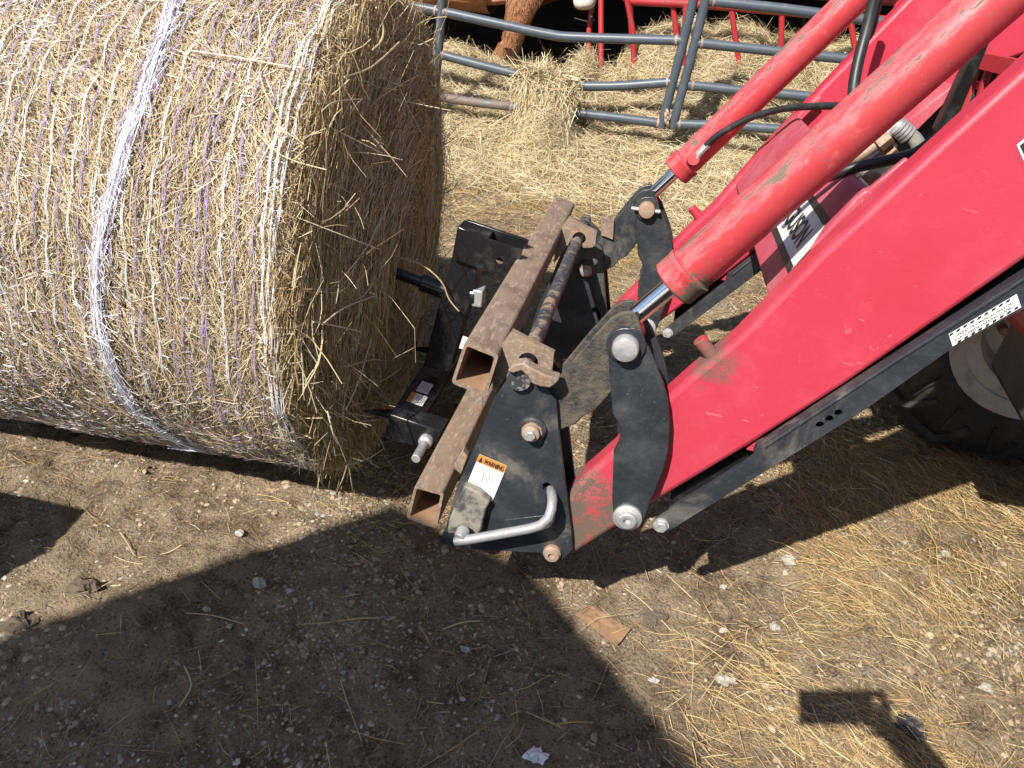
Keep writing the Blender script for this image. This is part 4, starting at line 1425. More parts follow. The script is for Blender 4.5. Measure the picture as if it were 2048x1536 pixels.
for dy in (0.0, 0.46):
    build('lower_arm', MB().prism([p + LAX * (dy - 0.004) for p in (lo(779, 826, 1.49), lo(884, 861, 1.49), lo(868, 899, 1.49), lo(784, 880, 1.49))], LAX * 0.062), M['black_new'], sp, bevel=0.004)
lb = lo(853, 880, 1.486)
bt = build('lug_bolt', MB().cyl(lb + LAX * 0.02, lb - LAX * 0.085, 0.0105, 18), M['zinc'], sp, bevel=0.0015)
build('bolt_shoulder', MB().lathe(lb, -LAX, [(-0.001, 0.017), (0.012, 0.017), (0.016, 0.014), (0.018, 0.0105)], 22), M['zinc'], bt)
nut_c = lo(958, 592, YS + 0.02)
build('spear_nut', MB().box(nut_c, (FAX, LAX, UAX), (0.026, 0.044, 0.044)), M['zinc'], sp, bevel=0.004)
build('spear_washer', MB().cyl(lo(944, 590, YS + 0.02), lo(952, 591, YS + 0.02), 0.026, 20), M['black_new'], sp)
s0, s1 = lo(893, 582, YS + 0.03), lo(842, 564, YS + 0.03)
sd_ = nrm(s1 - s0)
build('spear_sleeve', MB().cyl(s0, s1, 0.022, 20), M['black_new'], sp, bevel=0.003)
build('spear_tine', MB().tube([s0, s0 + sd_ * 0.5, s0 + sd_ * 1.0], [0.0145, 0.013, 0.004], 18), M['black_new'], sp)
for dy in (0.06, 0.44):
    q = lo(792, 858, 1.49) + LAX * dy
    build('stabiliser_tine', MB().tube([q, q - FAX * 0.04 + UAX * 0.001, q - FAX * 0.10 - UAX * 0.002], [0.014, 0.012, 0.004], 14), M['black_new'], sp)
# stickers on the cross member's upper face
t0, t1 = lo(779, 828, 1.49), lo(838, 848, 1.49)
fx = nrm(t1 - t0)
fw_ = np.linalg.norm(t1 - t0)
nf = nrm(np.cross(fx, LAX))


def onface(a_, l_, lift=0.0008):
    return t0 + fx * fw_ * a_ + LAX * l_ + nf * lift


for (la, lb_, a0, a1, hdr_) in ((0.075, 0.125, 0.22, 0.78, True), (0.135, 0.19, 0.30, 0.72, False)):
    s_ = build('spear_sticker', MB().prism([onface(a0, la), onface(a1, la), onface(a1, lb_), onface(a0, lb_)], nf * 0.0004), M['white' if hdr_ else 'silver'], sp)
    if hdr_:
        build('sticker_band', MB().prism([onface(a0, la, 0.0014), onface(a0 + 0.16, la, 0.0014), onface(a0 + 0.16, lb_, 0.0014), onface(a0, lb_, 0.0014)], nf * 0.0003), M['orange'], s_)
    pl = MB()
    for j in range(5):
        a_ = a0 + (0.22 if hdr_ else 0.06) + 0.065 * j
        pl.prism([onface(a_, la + 0.006, 0.0014), onface(a_ + 0.025, la + 0.006, 0.0014), onface(a_ + 0.025, lb_ - 0.01, 0.0014), onface(a_, lb_ - 0.01, 0.0014)], nf * 0.0003)
    build('print_lines', pl, M['grey_ink'], s_)
build('post_sticker', MB().prism([lo(926, 672, 1.66), lo(938, 676, 1.66), lo(930, 700, 1.66), lo(918, 696, 1.66)], LAX * 0.001), M['white'], sp)

# ------------------------------------------------------------------ cattle gates
YG = 4.35


def gate(label, posts, rails, braces=()):
    base = wy(*posts[0][-1], YG)
    gt = thing('cattle_gate', label, 'gate', (base[0], base[1], 0), 'tubular cattle gates in front of the barn')
    for pts in posts:
        build('upright', MB().tube([wy(*p, YG) for p in pts], 0.0245, 14), M['gate'], gt)
    for q, pts in enumerate(rails):
        mt = M['gate']
        if pts[0][0] == 'rust':
            mt = M['gate_rust']
            pts = pts[1:]
        rl = build('rail', MB().tube(spline([wy(*p, YG + 0.003) for p in pts], 6), 0.0245, 14), mt, gt)
        for e_ in (pts[0], pts[-1]):
            if 860 < e_[0] < 1500 and e_[1] > -5:
                sgn = 1 if e_ is pts[0] else -1
                nb2 = pts[1] if e_ is pts[0] else pts[-2]
                p0_ = wy(*e_, YG + 0.003)
                dr = nrm(wy(*nb2, YG + 0.003) - p0_)
                build('weld', MB().lathe(p0_ + dr * 0.022, dr, [(-0.004, 0.024), (-0.003, 0.028), (0.004, 0.0275), (0.009, 0.0247)], 14), M['nut'], rl)
    return gt


gate('left cattle gate panel with bent blue grey tube rails in front of the cow',
     [[(900, -170), (884, 0), (879, 80), (868, 195)], [(1428, -170), (1392, -20), (1365, 90), (1322, 255)]],
     [[(905, -75), (1050, -50), (1400, -15)], [(880, 22), (985, 45), (1098, 69), (1160, 75), (1362, 81)], [(878, 108), (960, 130), (1060, 155), (1130, 170), (1230, 172), (1344, 164)], [('rust',), (870, 193), (960, 206), (1065, 217)], [(1060, 217), (1150, 226), (1240, 236), (1325, 247)],
      [(800, 8), (840, 15), (880, 23)], [(810, 102), (878, 109)]])
gate('right cattle gate panel with straight rails partly hidden by the tractor arms',
     [[(1452, -170), (1414, -10), (1390, 85), (1345, 255)]],
     [[(1418, 2), (1560, 17), (1720, 38), (1850, 55)], [(1394, 86), (1500, 97), (1600, 108), (1760, 125), (1900, 140)], [(1376, 170), (1500, 183), (1640, 195), (1800, 212), (1950, 225)], [(1350, 248), (1460, 252), (1600, 262), (1900, 290)], [(1440, -85), (1600, -66), (1900, -30)]])
mb = MB()
for j in range(5):
    c = wy(1334, 226 + 5 * j, YG - 0.02)
    mb.lathe(c, (1, 0.3 * (-1) ** j, 0.4), [(-0.006, 0.016), (0.006, 0.016), (0.006, 0.024), (-0.006, 0.024)], 10, closed=True)
tag(build('gate_chain', mb, M['nut'], None), 'short rusty chain tying the two cattle gates together', 'chain')

# ------------------------------------------------------------------ red hay feeder
YF = 5.05
fb = wy(1400, 150, YF)
fd = thing('hay_feeder', 'red tube hay feeder full of loose hay behind the gates', 'hay feeder', (fb[0], YF + 0.4, 0))


def fbar(pts, r=0.020, name='feeder_bar'):
    build(name, MB().tube([wy(*p) for p in pts], r, 10), M['red_old'], fd)


fbar([(1180, -60, YF), (1261, 2, YF), (1420, 10, YF), (1560, 22, YF), (1700, 34, YF), (1850, 48, YF)], 0.024, 'feeder_rail')
fbar([(1180, -58, YF + 0.9), (1300, -30, YF + 0.9), (1600, -10, YF + 0.9), (1850, 10, YF + 0.9)], 0.024, 'feeder_rail')
for pts in ([(1258, -20, YF), (1264, 80, YF), (1272, 130, YF)], [(1252, -10, YF - 0.02), (1266, 60, YF - 0.02), (1268, 150, YF - 0.03)],
            [(1340, -30, YF + 0.02), (1352, 60, YF + 0.01), (1370, 140, YF)], [(1372, 10, YF - 0.2), (1366, 130, YF - 0.2)],
            [(1463, 20, YF), (1470, 70, YF), (1480, 140, YF)], [(1564, 30, YF), (1562, 100, YF)],
            [(1202, -40, YF + 0.1), (1202, 130, YF), (1204, 170, YF - 0.05)], [(1190, -30, YF + 0.3), (1178, 60, YF + 0.3), (1176, 150, YF + 0.2)],
            [(1252, 150, YF - 0.05), (1240, 195, YF - 0.08)], [(1700, 34, YF), (1715, 130, YF)], [(1800, 44, YF), (1805, 140, YF)]):
    fbar(pts, 0.017)

# ------------------------------------------------------------------ cow
ft = wy(1000, 132, 5.5)


def skin_mesh(name, verts, edges, radii, mat, parent=None, root=0, sub=2):
    me = bpy.data.meshes.new(name)
    off = origin_of(parent) if parent is not None else np.zeros(3)
    me.from_pydata([tuple(np.asarray(v) - off) for v in verts], edges, [])
    o = bpy.data.objects.new(name, me)
    COL.objects.link(o)
    o.parent = parent
    sk = o.modifiers.new('skin', 'SKIN')
    for i_, r_ in enumerate(radii):
        d = me.skin_vertices[0].data[i_]
        d.radius = r_ if hasattr(r_, '__len__') else (r_, r_)
        d.use_root = (i_ == root)
    sk.use_smooth_shade = True
    ss_ = o.modifiers.new('sub', 'SUBSURF')
    ss_.levels = ss_.render_levels = sub
    me.materials.append(mat)
    return o


fx0, fy0, fz0 = ft
nose = wy(1168, 34, 5.30)
hdp = wy(1180, -105, 5.40)
bz = float(wy(960, 20, fy0 + 0.2)[2]) + 0.33
cv = [(fx0 - 1.75, fy0 + 0.25, bz + 0.12), (fx0 - 1.15, fy0 + 0.25, bz), (fx0 - 0.5, fy0 + 0.25, bz + 0.01), (fx0 + 0.05, fy0 + 0.25, bz + 0.0), (fx0 + 0.34, fy0 + 0.20, bz + 0.02), (hdp[0] - 0.05, hdp[1] + 0.05, hdp[2] + 0.10), (hdp[0], hdp[1], hdp[2]), (nose[0] - 0.01, nose[1], nose[2] + 0.10), (nose[0], nose[1] - 0.01, nose[2] + 0.035)]
cr = [0.30, 0.385, 0.385, 0.36, 0.25, 0.15, 0.115, 0.080, 0.068]
ce = [(i_, i_ + 1) for i_ in range(8)]


def leg(att, pts, rs):
    s_ = len(cv)
    for p in pts:
        cv.append(p)
    cr.extend(rs)
    ce.append((att, s_))
    for i_ in range(len(pts) - 1):
        ce.append((s_ + i_, s_ + i_ + 1))


kn = wy(1022, 90, 5.5)
leg(3, [(fx0 + 0.16, fy0 + 0.04, 0.72), (kn[0] + 0.05, fy0 + 0.0, 0.55), (kn[0], fy0, kn[2]), (fx0 + 0.03, fy0, fz0 + 0.14), (fx0, fy0, fz0 + 0.07), (fx0 - 0.02, fy0 - 0.01, fz0)], [0.16, 0.095, 0.062, 0.046, 0.054, 0.060])
leg(3, [(fx0 + 0.08, fy0 + 0.50, 0.65), (fx0 + 0.05, fy0 + 0.52, 0.45), (fx0 + 0.0, fy0 + 0.52, 0.2), (fx0 - 0.02, fy0 + 0.52, 0.08)], [0.14, 0.065, 0.045, 0.055])
leg(0, [(fx0 - 1.72, fy0 + 0.06, 0.75), (fx0 - 1.85, fy0 + 0.05, 0.52), (fx0 - 1.80, fy0 + 0.05, 0.25), (fx0 - 1.78, fy0 + 0.05, 0.08)], [0.17, 0.075, 0.05, 0.058])
leg(0, [(fx0 - 1.62, fy0 + 0.46, 0.75), (fx0 - 1.75, fy0 + 0.47, 0.52), (fx0 - 1.70, fy0 + 0.47, 0.25), (fx0 - 1.68, fy0 + 0.47, 0.08)], [0.17, 0.075, 0.05, 0.058])
cow = thing('cow', 'red brown cow with white face standing behind the left gate', 'cow', (fx0 - 0.8, fy0 + 0.25, fz0))
skin_mesh('body', cv, ce, cr, M['cow'], cow, root=2, sub=3)
for sg in (-1, 1):
    e = hdp + np.array([-0.02, sg * 0.13, 0.09])
    build('ear', MB().tube([e, e + np.array([-0.03, sg * 0.07, 0.01]), e + np.array([-0.05, sg * 0.14, -0.02])], [0.02, 0.045, 0.008], 10, squash=0.4), M['cow'], cow)
    build('eye', MB().blob(hdp * 0.72 + nose * 0.28 + np.array([0.03, sg * 0.082, 0.03]), 0.016, amp=0), M['ink'], cow)
    build('nostril', MB().blob(nose + np.array([0.05, -0.01 + sg * 0.03, 0.01]), (0.010, 0.012, 0.012), amp=0), M['ink'], cow)
build('tail', MB().tube([(fx0 - 2.02, fy0 + 0.25, bz + 0.22), (fx0 - 2.10, fy0 + 0.25, bz - 0.05), (fx0 - 2.08, fy0 + 0.25, bz - 0.42)], [0.03, 0.022, 0.035], 8), M['cow'], cow)
build('mouth_line', MB().tube([nose + np.array([0.03, 0.06, -0.012]), nose + np.array([0.068, 0, -0.010]), nose + np.array([0.03, -0.072, -0.012]), nose + np.array([-0.05, -0.078, 0.0])], 0.004, 6), M['ink'], cow)
# shaggy hair of the leg and belly
n = 7000
lp = np.array([cv[9], cv[10], cv[11], cv[12], cv[13]])
lr = np.array([0.155, 0.10, 0.068, 0.052, 0.058])
tt = RNG.uniform(0, 3.99, n)
i0 = tt.astype(int)
fr = (tt - i0)[:, None]
c = lp[i0] * (1 - fr) + lp[i0 + 1] * fr
r_ = lr[i0] * (1 - fr[:, 0]) + lr[i0 + 1] * fr[:, 0]
a = RNG.uniform(0, 2 * pi, n)
nr = np.stack([np.cos(a), np.sin(a), np.zeros(n)], 1)
D = np.stack([np.zeros(n), np.zeros(n), -np.ones(n)], 1) + nr * 0.22 + RNG.normal(0, 0.2, (n, 3))
V, F = ribbons(c + nr * (r_ * 0.98)[:, None], D, nr, RNG.uniform(0.010, 0.022, n), RNG.uniform(0.0015, 0.003, n), RNG.normal(0, 0.2, n))
hc = np.repeat(np.array([[0.33, 0.155, 0.07]]) * RNG.uniform(0.85, 1.2, (n, 1)), 6, 0)
np_mesh('leg_hair', V, F, M['straw'], cow, hc, 'stuff')

# ------------------------------------------------------------------ hay bedding
xs = np.concatenate([np.arange(-6, -2.6, 0.12), np.arange(-2.6, 2.6, 0.035), np.arange(2.6, 6, 0.12)])
ys = np.arange(3.2, 6.3, 0.035)
X, Y = np.meshgrid(xs, ys)
Z = hayheight(X, Y)
Z = np.where(Z < 0.012, -0.08, Z - 0.012)
edge = np.clip(np.minimum((Y - 3.2) / 0.3, (6.25 - Y) / 0.2), 0, 1)
Z = Z - (1 - edge) * 0.15
V = np.stack([X, Y, Z], -1).reshape(-1, 3)
nx, ny = len(xs), len(ys)
i = (np.arange(ny - 1)[:, None] * nx + np.arange(nx - 1)[None]).ravel()
F = np.stack([i, i + 1, i + nx + 1, i + nx], 1)
np_mesh('hay_mound', V, F, M['core'], None, None, 'stuff', True)

n = 190000
x = RNG.uniform(-3.0, 3.2, n)
y = 3.3 + 2.35 * RNG.beta(1.5, 1.3, n)
z = hayheight(x, y)
e = 0.03
gx = (hayheight(x + e, y) - z) / e
gy = (hayheight(x, y + e) - z) / e
nor = unit(np.stack([-gx, -gy, np.ones(n)], 1))
an = RNG.uniform(0, pi, n)
D = np.stack([np.cos(an), np.sin(an), np.zeros(n)], 1)
D = D - nor * (D * nor).sum(1, keepdims=True)
D = unit(D) + nor * RNG.normal(0, 0.22, n)[:, None]
keep = RNG.random(n) < np.clip((y - 3.55 - 0.35 * vnoise(x, y, 1.7, 35) - 0.25 * vnoise(x, y, 5, 36)) / 0.6, 0.03, 1)
x, y, z, nor, D = x[keep], y[keep], z[keep], nor[keep], D[keep]
n = len(x)
z = np.maximum(z, gheight(x, y) + 0.004)
P = np.stack([x, y, z], 1) + nor * RNG.uniform(-0.016, 0.024, n)[:, None]
ln = RNG.gamma(3.2, 0.035, n) + 0.04
V, F = ribbons(P, D, nor, ln, RNG.uniform(0.0010, 0.0023, n), RNG.normal(0.05, 0.22, n), 4)
V[:, 2] = np.maximum(V[:, 2], 0.002)
HAYPAL2 = HAYPAL
np_mesh('loose_hay', V, F, M['straw'], None, haycols(n, 4, [5, 3, 2, 5, 1.5, 1.6, 5], 1.10), 'stuff')

# hay hung over the second rail of the left gate
n = 2600
ra, rb = wy(1050, 150, YG), wy(1140, 170, YG)
t = RNG.random(n)
P = ra + (rb - ra) * t[:, None]
u_ = RNG.uniform(-1, 1, n)
P[:, 2] += 0.035 - 0.22 * np.abs(u_) ** 1.3
P[:, 1] += u_ * 0.12 + RNG.normal(0, 0.02, n)
P[:, 0] += RNG.normal(0, 0.03, n)
D = np.stack([RNG.normal(0, 0.45, n), np.sign(u_) * 0.5 + RNG.normal(0, 0.3, n), -np.abs(u_) * 1.4 + RNG.normal(0, 0.3, n)], 1)
V, F = ribbons(P, D, np.repeat([[0.1, -0.6, 0.8]], n, 0), RNG.gamma(3.2, 0.035, n) + 0.05, RNG.uniform(0.0018, 0.004, n), RNG.normal(0.2, 0.2, n), 4)
np_mesh('hay_clump', V, F, M['straw'], None, haycols(n, 4, [5, 3, 2, 5, 1.5, 1.6, 5], 1.10), 'stuff')

STEMLAB = ['longest bent straw stem lying in the middle of the big shadow', 'thin straw stem in the big shadow left of the pale grey stone',
           'short curled straw stem in the lower left of the big shadow', 'thick short straw stem on the sunny ground left of the mud clod gap',
           'straw stem starting beside the brown cardboard scrap', 'short thick straw stem in the shadow above the longest bent stem',
           'upright straw stem on sunny ground right of the big shadow edge', 'dark tilted straw stem near the largest white stone',
           'pale straw stem in the shadow left of the cardboard scrap', 'tilted straw stem on the sunny ground left of centre',
           'straw stem lying level on the sunny ground below the bale', 'straw stem crossing the lower edge of the phone shadow']

# ------------------------------------------------------------------ litter on the yard
def scatter(n, xr, yr, dens):
    xs_, ys_ = [], []
    tot = 0
    while tot < n:
        x_ = RNG.uniform(*xr, n)
        y_ = RNG.uniform(*yr, n)
        k_ = RNG.random(n) < dens(x_, y_)
        xs_.append(x_[k_])
        ys_.append(y_[k_])
        tot += int(k_.sum())
    return np.concatenate(xs_)[:n], np.concatenate(ys_)[:n]


def d_straw(x, y):
    patch = np.clip(vnoise(x, y, 2.2, 21) * 1.0 + vnoise(x, y, 6, 22) * 0.7 + 0.1, 0, 1)
    right = np.clip((x - 0.22 - 0.12 * (y - 1.0)) / 0.35, 0, 1)
    far = np.clip((y - 2.3 - 0.3 * vnoise(x, y, 1.6, 23)) / 1.1, 0, 1) * (0.45 + 0.55 * np.clip((x + 0.75) / 0.6, 0, 1))
    left = 0.05 * np.clip(vnoise(x, y, 3, 24) + 0.5, 0, 1) + 0.012
    under = 0.35 * np.exp(-((x + 0.40) / 0.28) ** 4 - ((y - 1.95) / 0.50) ** 4)
    return np.clip(left * 0.8 + under + right * (0.06 + 1.1 * patch) + far * (0.18 + 0.75 * patch), 0, 1)


n = 125000
x, y = scatter(n, (-2.6, 3.0), (0.45, 3.7), d_straw)
z = gheight(x, y)
an = RNG.normal(-0.75, 0.6, n) + 0.9 * vnoise(x, y, 3.0, 33)
an = np.where((x < 0.2) | (RNG.random(n) < 0.25) | (y > 2.3), RNG.uniform(0, pi, n), an)
D = np.stack([np.cos(an), np.sin(an), RNG.normal(0, 0.10, n)], 1)
P = np.stack([x, y, z + RNG.uniform(0.001, 0.012, n)], 1)
ln = RNG.gamma(2.2, 0.022, n) + 0.012
V, F = ribbons(P, D, np.repeat([[0, 0, 1.0]], n, 0), ln, RNG.uniform(0.0007, 0.0016, n), RNG.normal(0.03, 0.20, n), 3)
np_mesh('straw_litter', V, F, M['straw'], None, haycols(n, 3, [2.5, 4, 5, 1.2, 4, 2, 1.2], 1.0) * np.array([1.0, 0.90, 0.72]), 'stuff')

# a few long single stems on the bare earth
for k, pts in enumerate((((668, 1310), (690, 1390), (724, 1488)), ((372, 1225), (430, 1245), (490, 1255)), ((372, 1342), (385, 1380), (360, 1420)), ((228, 1110), (255, 1118), (285, 1125)),
                         ((1250, 1180), (1290, 1210), (1345, 1262)), ((700, 1250), (730, 1243), (760, 1236)), ((1375, 1262), (1390, 1300), (1385, 1400)), ((1470, 1300), (1440, 1340), (1400, 1395)),
                         ((885, 1256), (925, 1250), (960, 1244)), ((240, 1062), (255, 1085), (268, 1108)), ((275, 1110), (330, 1100), (365, 1095)), ((1600, 1430), (1640, 1475), (1700, 1520)))):
    pw = []
    for p in pts:
        q = wz(*p)
        q[2] = float(gheight(np.array([q[0]]), np.array([q[1]]))[0]) + 0.006
        pw.append(q)
    o = build('straw_stem', MB().tube(spline(pw, 5), 0.0011 + 0.0005 * (k % 3), 5), M['straw'])
    ca = o.data.attributes.new('Col', 'FLOAT_COLOR', 'POINT')
    ca.data.foreach_set('color', np.tile([*(HAYPAL[(0, 1, 6)[k % 3]] * 0.85), 1.0], len(o.data.vertices)).astype(np.float32))
    tag(o, STEMLAB[k], 'straw stem', 'long straw stems on bare ground')

# short chaff everywhere
n = 40000
x, y = scatter(n, (-2.4, 2.8), (0.45, 3.6), lambda x, y: np.clip(0.25 + 0.5 * vnoise(x, y, 3, 25) + 0.4 * d_straw(x, y), 0.03, 1))
z = gheight(x, y)
an = RNG.uniform(0, pi, n)
P = np.stack([x, y, z + RNG.uniform(0.0005, 0.003, n)], 1)
D = np.stack([np.cos(an), np.sin(an), RNG.normal(0, 0.12, n)], 1)
V, F = ribbons(P, D, np.repeat([[0, 0, 1.0]], n, 0), RNG.uniform(0.005, 0.022, n), RNG.uniform(0.0008, 0.0022, n), RNG.normal(0, 0.2, n), 2)
np_mesh('chaff', V, F, M['straw'], None, haycols(n, 2, [2, 3, 4, 1, 4, 4, 2], 0.9), 'stuff')

# gravel chips: low octahedral stones
n = 20000
x, y = scatter(n, (-2.4, 2.8), (0.45, 3.6), lambda x, y: np.clip(0.02 + 0.8 * vnoise(x, y, 2.5, 26) + 0.5 * vnoise(x, y, 9, 27), 0.02, 1))
s_ = RNG.gamma(1.5, 0.0013, n) + 0.0010
s_ = np.minimum(s_, 0.0065)
z = gheight(x, y) + s_ * 0.15
base = np.array([[1, 0, 0], [0.5, 0.87, 0], [-0.5, 0.87, 0], [-1, 0, 0], [-0.5, -0.87, 0], [0.5, -0.87, 0], [0, 0, 0.6]])
rot = RNG.uniform(0, 2 * pi, n)
B = base[None] * (1 + RNG.uniform(-0.35, 0.35, (n, 7, 3)))
B[:, :6, 2] = RNG.uniform(-0.35, 0.15, (n, 6))
B[:, 6, :2] += RNG.uniform(-0.3, 0.3, (n, 2))
sx_ = RNG.uniform(0.7, 1.5, n)
B[:, :, 0] *= sx_[:, None]
cx, sxn = np.cos(rot)[:, None], np.sin(rot)[:, None]
Vx = B[:, :, 0] * cx - B[:, :, 1] * sxn
Vy = B[:, :, 0] * sxn + B[:, :, 1] * cx
V = np.stack([Vx, Vy, B[:, :, 2]], -1) * s_[:, None, None] + np.stack([x, y, z], 1)[:, None]
F = (np.arange(n) * 7)[:, None, None] + np.array([[0, 1, 6], [1, 2, 6], [2, 3, 6], [3, 4, 6], [4, 5, 6], [5, 0, 6]])[None]
gc = np.array([[0.46, 0.42, 0.35], [0.36, 0.31, 0.24], [0.29, 0.25, 0.20], [0.21, 0.175, 0.138], [0.55, 0.52, 0.46], [0.26, 0.25, 0.23]])[RNG.choice(6, n, p=[0.05, 0.15, 0.25, 0.40, 0.01, 0.14])]
np_mesh('gravel', V.reshape(-1, 3), F.reshape(-1, 3), M['gravel'], None, np.repeat(gc, 7, 0), 'stuff')

# soil crumbs: the same chips in the colour of the earth
n = 30000
x, y = scatter(n, (-2.2, 2.4), (0.5, 3.0), lambda x, y: np.clip(0.0 + 0.9 * vnoise(x, y, 3.0, 28) + 0.6 * vnoise(x, y, 12, 29), 0.02, 1))
s_ = np.minimum(RNG.gamma(1.3, 0.0017, n) + 0.0010, 0.011)
z = gheight(x, y) + s_ * 0.05
B = base[None] * (1 + RNG.uniform(-0.4, 0.4, (n, 7, 3)))
B[:, :6, 2] = RNG.uniform(-0.4, 0.1, (n, 6))
B[:, 6, :2] += RNG.uniform(-0.4, 0.4, (n, 2))
V = B * s_[:, None, None] + np.stack([x, y, z], 1)[:, None]
F = (np.arange(n) * 7)[:, None, None] + np.array([[0, 1, 6], [1, 2, 6], [2, 3, 6], [3, 4, 6], [4, 5, 6], [5, 0, 6]])[None]
gc = np.array([[0.29, 0.216, 0.144], [0.20, 0.144, 0.093], [0.38, 0.297, 0.206], [0.13, 0.092, 0.06]])[RNG.choice(4, n, p=[0.35, 0.3, 0.2, 0.15])]
np_mesh('soil_crumbs', V.reshape(-1, 3), F.reshape(-1, 3), M['gravel'], None, np.repeat(gc, 7, 0), 'stuff')

# single pale stones one can point at
STONES = [((1575, 1130), 15, 'round white stone on bare earth below the tractor arm'), ((1449, 1352), 15, 'largest white stone right of the brown cardboard scrap'),
          ((1468, 1350), 9, 'small white stone touching the largest white stone'), ((1310, 1354), 9, 'white stone halfway between the big shadow and the largest white stone'),
          ((1553, 1244), 10, 'grey white stone beside the thick straw band'), ((1450, 1252), 8, 'cream stone above the largest white stone'),
          ((1448, 1168), 8, 'narrow upright pale stone below the tractor shadow'), ((1545, 1408), 7, 'pale stone left of the phone shadow'),
          ((520, 1172), 15, 'angular pale grey stone in the middle of the big shadow'), ((580, 1190), 8, 'small round white pebble right of the angular grey stone'),
          ((932, 1296), 11, 'grey stone in the shadow nearest the cardboard scrap'), ((415, 1225), 8, 'flat grey pebble left of the angular grey stone'),
          ((1890, 1110), 9, 'white stone among straw at the right edge'), ((480, 1068), 10, 'beige stone on the sunny edge of the big shadow'),
          ((1972, 1378), 10, 'pale stone at the far lower right of the yard')]
for k, (p, r, lab) in enumerate(STONES):
    q = wz(*p)
    q[2] = float(gheight(np.array([q[0]]), np.array([q[1]]))[0])
    dist = np.linalg.norm(q - CAM)
    rr = r * dist / FPX
    mb = MB().blob(q + np.array([0, 0, rr * 0.35]), (rr * 0.9, rr * (0.55 + 0.06 * (k % 5)), rr * 0.45), seed=k, amp=1.0, sub=2)
    o = build('stone', mb, M['stone'], None, loc=q, smooth=False)
    tag(o, lab, 'stone', 'pale stones on the yard')

# cardboard scrap
cs = [wz(*p, 0.016) for p in ((1151, 1222), (1184, 1206), (1263, 1253), (1236, 1285))]
mb = MB()
gv, gf = [], []
for i_ in range(9):
    for j_ in range(5):
        a_, b_ = i_ / 8, j_ / 4
        p = cs[0] * (1 - a_) * (1 - b_) + cs[1] * (1 - a_) * b_ + cs[2] * a_ * b_ + cs[3] * a_ * (1 - b_)
        p = p.copy()
        p[2] = float(gheight(np.array([p[0]]), np.array([p[1]]))[0]) * 0.6 + 0.004
        gv.append(p + np.array([0, 0, 0.0015 * sin(a_ * 6) + 0.004 * a_ * a_ + 0.001 * sin(b_ * 5 + a_ * 3)]))
for i_ in range(8):
    for j_ in range(4):
        k = i_ * 5 + j_
        gf.append((k, k + 1, k + 6, k + 5))
cb = build('cardboard_scrap', mb.add(gv, gf), M['card'], None, loc=cs[0], smooth=False)
cb.modifiers.new('thickness', 'SOLIDIFY').thickness = 0.0022
tag(cb, 'flat brown rectangle of cardboard lying on the ground near the shadow edge', 'cardboard')


def crumple(name, px, py, r, mat, lab, cat, seed, flat=0.5, amp=0.9, grp=None):
    q = wz(px, py)
    q[2] = float(gheight(np.array([q[0]]), np.array([q[1]]))[0])
    rr = r * np.linalg.norm(q - CAM) / FPX
    mb = MB().blob(q + np.array([0, 0, rr * flat * 0.5]), (rr, rr * 0.75, rr * flat), seed=seed, amp=amp, sub=3)
    rs = np.random.default_rng(seed)
    v = np.array(mb.v)
    v += rs.normal(0, rr * 0.06, v.shape)
    mb.v = [tuple(p) for p in v]
    o = build(name, mb, mat, None, loc=q, smooth=cat in ('dung',))
    return tag(o, lab, cat, grp)


crumple('paper_scrap', 1071, 1511, 17, M['foil'], 'crumpled white paper scrap on the shaded ground at the bottom', 'paper', 3)
crumple('plastic_scrap', 1822, 1452, 22, M['plastic'], 'torn black plastic scrap beside the phone shadow', 'plastic', 8, 0.3, 1.2)
crumple('bark_piece', 1310, 1232, 22, M['grime'], 'flat grey piece of bark right of the cardboard', 'bark', 5, 0.2, 0.8)
crumple('dung_lump', 909, 273, 11, M['dung'], 'dark dung lump on hay beside the bale, the larger upper one', 'dung', 12, 0.7, 0.3, 'dung lumps by the bale')
crumple('dung_lump', 940, 338, 9, M['dung'], 'dark dung lump on the gravel between bale and spear frame', 'dung', 13, 0.7, 0.3, 'dung lumps by the bale')
crumple('dung_lump', 880, 269, 7, M['dung'], 'dark dung lump touching the edge of the bale in view', 'dung', 14, 0.7, 0.3, 'dung lumps by the bale')
crumple('mud_clod', 165, 1175, 22, M['grime'], 'dark mud clod on the sunny ground at the left', 'clod', 21, 0.5, 0.7)
crumple('mud_clod', 40, 1245, 26, M['grime'], 'brown mud clod at the left edge beside the big shadow', 'clod', 22, 0.5, 0.7)
q = wz(880, 380, 0.02)
tag(build('wire_loop', MB().tube([q + np.array([0.035 * cos(a), 0.03 * sin(a), 0.006 * sin(3 * a)]) for a in np.linspace(0.6, 5.9, 20)], 0.005, 8), M['plastic'], None), 'black bent loop lying at the right edge of the bale', 'wire loop')

# ------------------------------------------------------------------ unseen box added out of frame to throw the left hand shadow
bx, by, bh = -1.165 - 0.39 * 0.9, 1.130 - 0.747 * 0.9, 0.9
sblock = thing('shadow_blocker', 'green plastic box added out of view on the left to cast a shadow', 'bin', (bx - 0.35, by, 0))
build('blocker_body', MB().box((bx - 0.36, by, bh / 2 - 0.02), ((1, 0, 0), (0, 1, 0), (0, 0, 1)), (0.64, 0.16, bh - 0.04)), M['bin'], sblock, bevel=0.07, seg=5)
build('blocker_lid', MB().box((bx - 0.36, by, bh - 0.02), ((1, 0, 0), (0, 1, 0), (0, 0, 1)), (0.58, 0.12, 0.05)), M['bin'], sblock, bevel=0.02, seg=3)

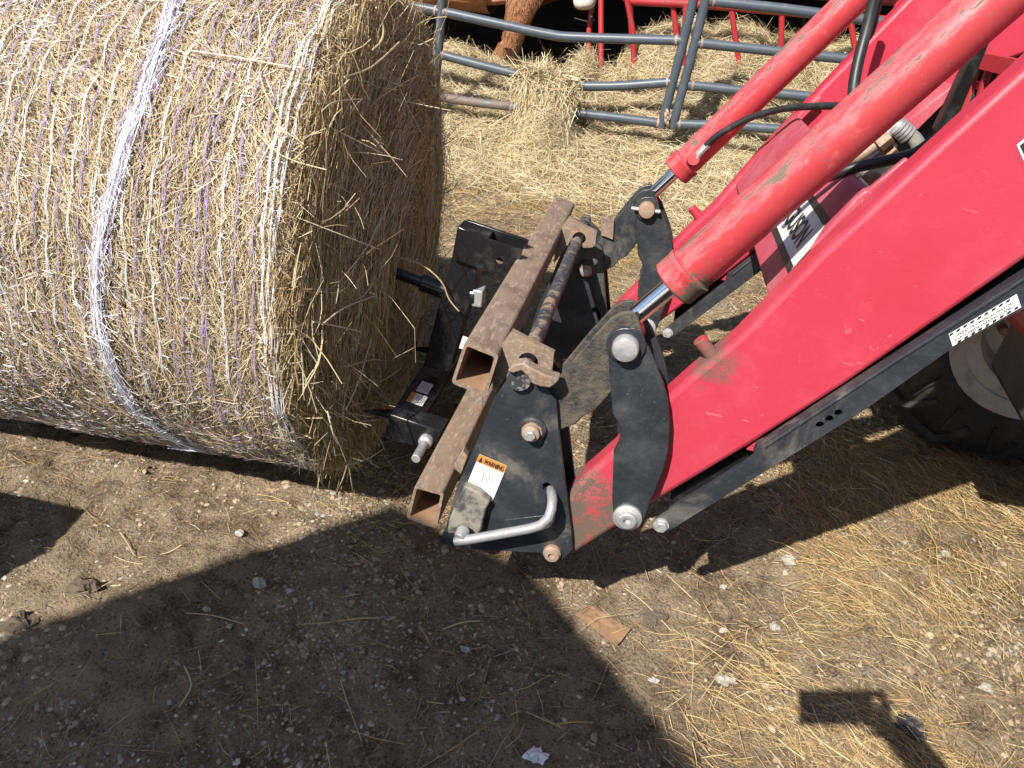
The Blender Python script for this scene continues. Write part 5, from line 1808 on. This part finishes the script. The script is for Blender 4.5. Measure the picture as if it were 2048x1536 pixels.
# ------------------------------------------------------------------ photographer and phone (behind the lens; their shadow is in the picture)
fwd = BW[:, 2]
rt = BW[:, 0]
dnv = BW[:, 1]
pc = CAM - fwd * 0.012 + rt * 0.018 + dnv * 0.0
ph = thing('phone', 'black phone held sideways above the yard by the photographer', 'phone', tuple(pc))
build('phone_case', MB().box(pc, (rt, dnv, fwd), (0.160, 0.076, 0.009)), M['phone'], ph, bevel=0.003)
per = thing('person', 'person in blue shirt and jeans holding a phone out in front', 'person', (0.40, -0.42, 0))
hnd = pc + rt * 0.085 - fwd * 0.02 + dnv * 0.01
pv = [(0.40, -0.45, 0.98), (0.40, -0.46, 1.20), (0.40, -0.44, 1.42), (0.40, -0.42, 1.54), (0.39, -0.38, 1.66), (0.38, -0.37, 1.76),
      (0.21, -0.40, 1.42), (0.16, -0.30, 1.15), tuple(hnd + np.array([-0.10, -0.10, -0.10])) if False else (0.10, -0.42, 0.92), (0.10, -0.36, 0.84),
      (0.52, -0.46, 1.42), (0.41, -0.22, 1.20), (0.22, -0.03, 1.37), tuple(hnd + np.array([0.02, -0.01, -0.01])),
      (0.30, -0.44, 0.90), (0.29, -0.40, 0.50), (0.28, -0.45, 0.08), (0.28, -0.32, 0.04),
      (0.50, -0.44, 0.90), (0.51, -0.40, 0.50), (0.52, -0.45, 0.08), (0.52, -0.32, 0.04)]
pe = [(0, 1), (1, 2), (2, 3), (3, 4), (4, 5), (2, 6), (6, 7), (7, 8), (8, 9), (2, 10), (10, 11), (11, 12), (12, 13), (0, 14), (14, 15), (15, 16), (16, 17), (0, 18), (18, 19), (19, 20), (20, 21)]
pr = [0.155, 0.14, 0.145, 0.062, 0.10, 0.085, 0.065, 0.046, 0.034, 0.036, 0.065, 0.048, 0.040, 0.036, 0.095, 0.06, 0.045, 0.04, 0.095, 0.06, 0.045, 0.04]
skin_mesh('body', pv, pe, pr, M['cloth'], per)
for j in range(4):
    b_ = hnd + dnv * (-0.026 + 0.018 * j) - fwd * 0.004
    build('finger', MB().tube([b_ + rt * 0.02, b_ - fwd * 0.018 - rt * 0.005, b_ - fwd * 0.014 - rt * (0.045 - 0.005 * abs(j - 1))], [0.009, 0.009, 0.006], 8), M['skin'], per)
build('thumb', MB().tube([hnd + rt * 0.015 - dnv * 0.02, hnd - dnv * 0.050 + rt * 0.005 + fwd * 0.0, hnd - dnv * 0.052 - rt * 0.03 - fwd * 0.02], [0.012, 0.010, 0.007], 8), M['skin'], per)
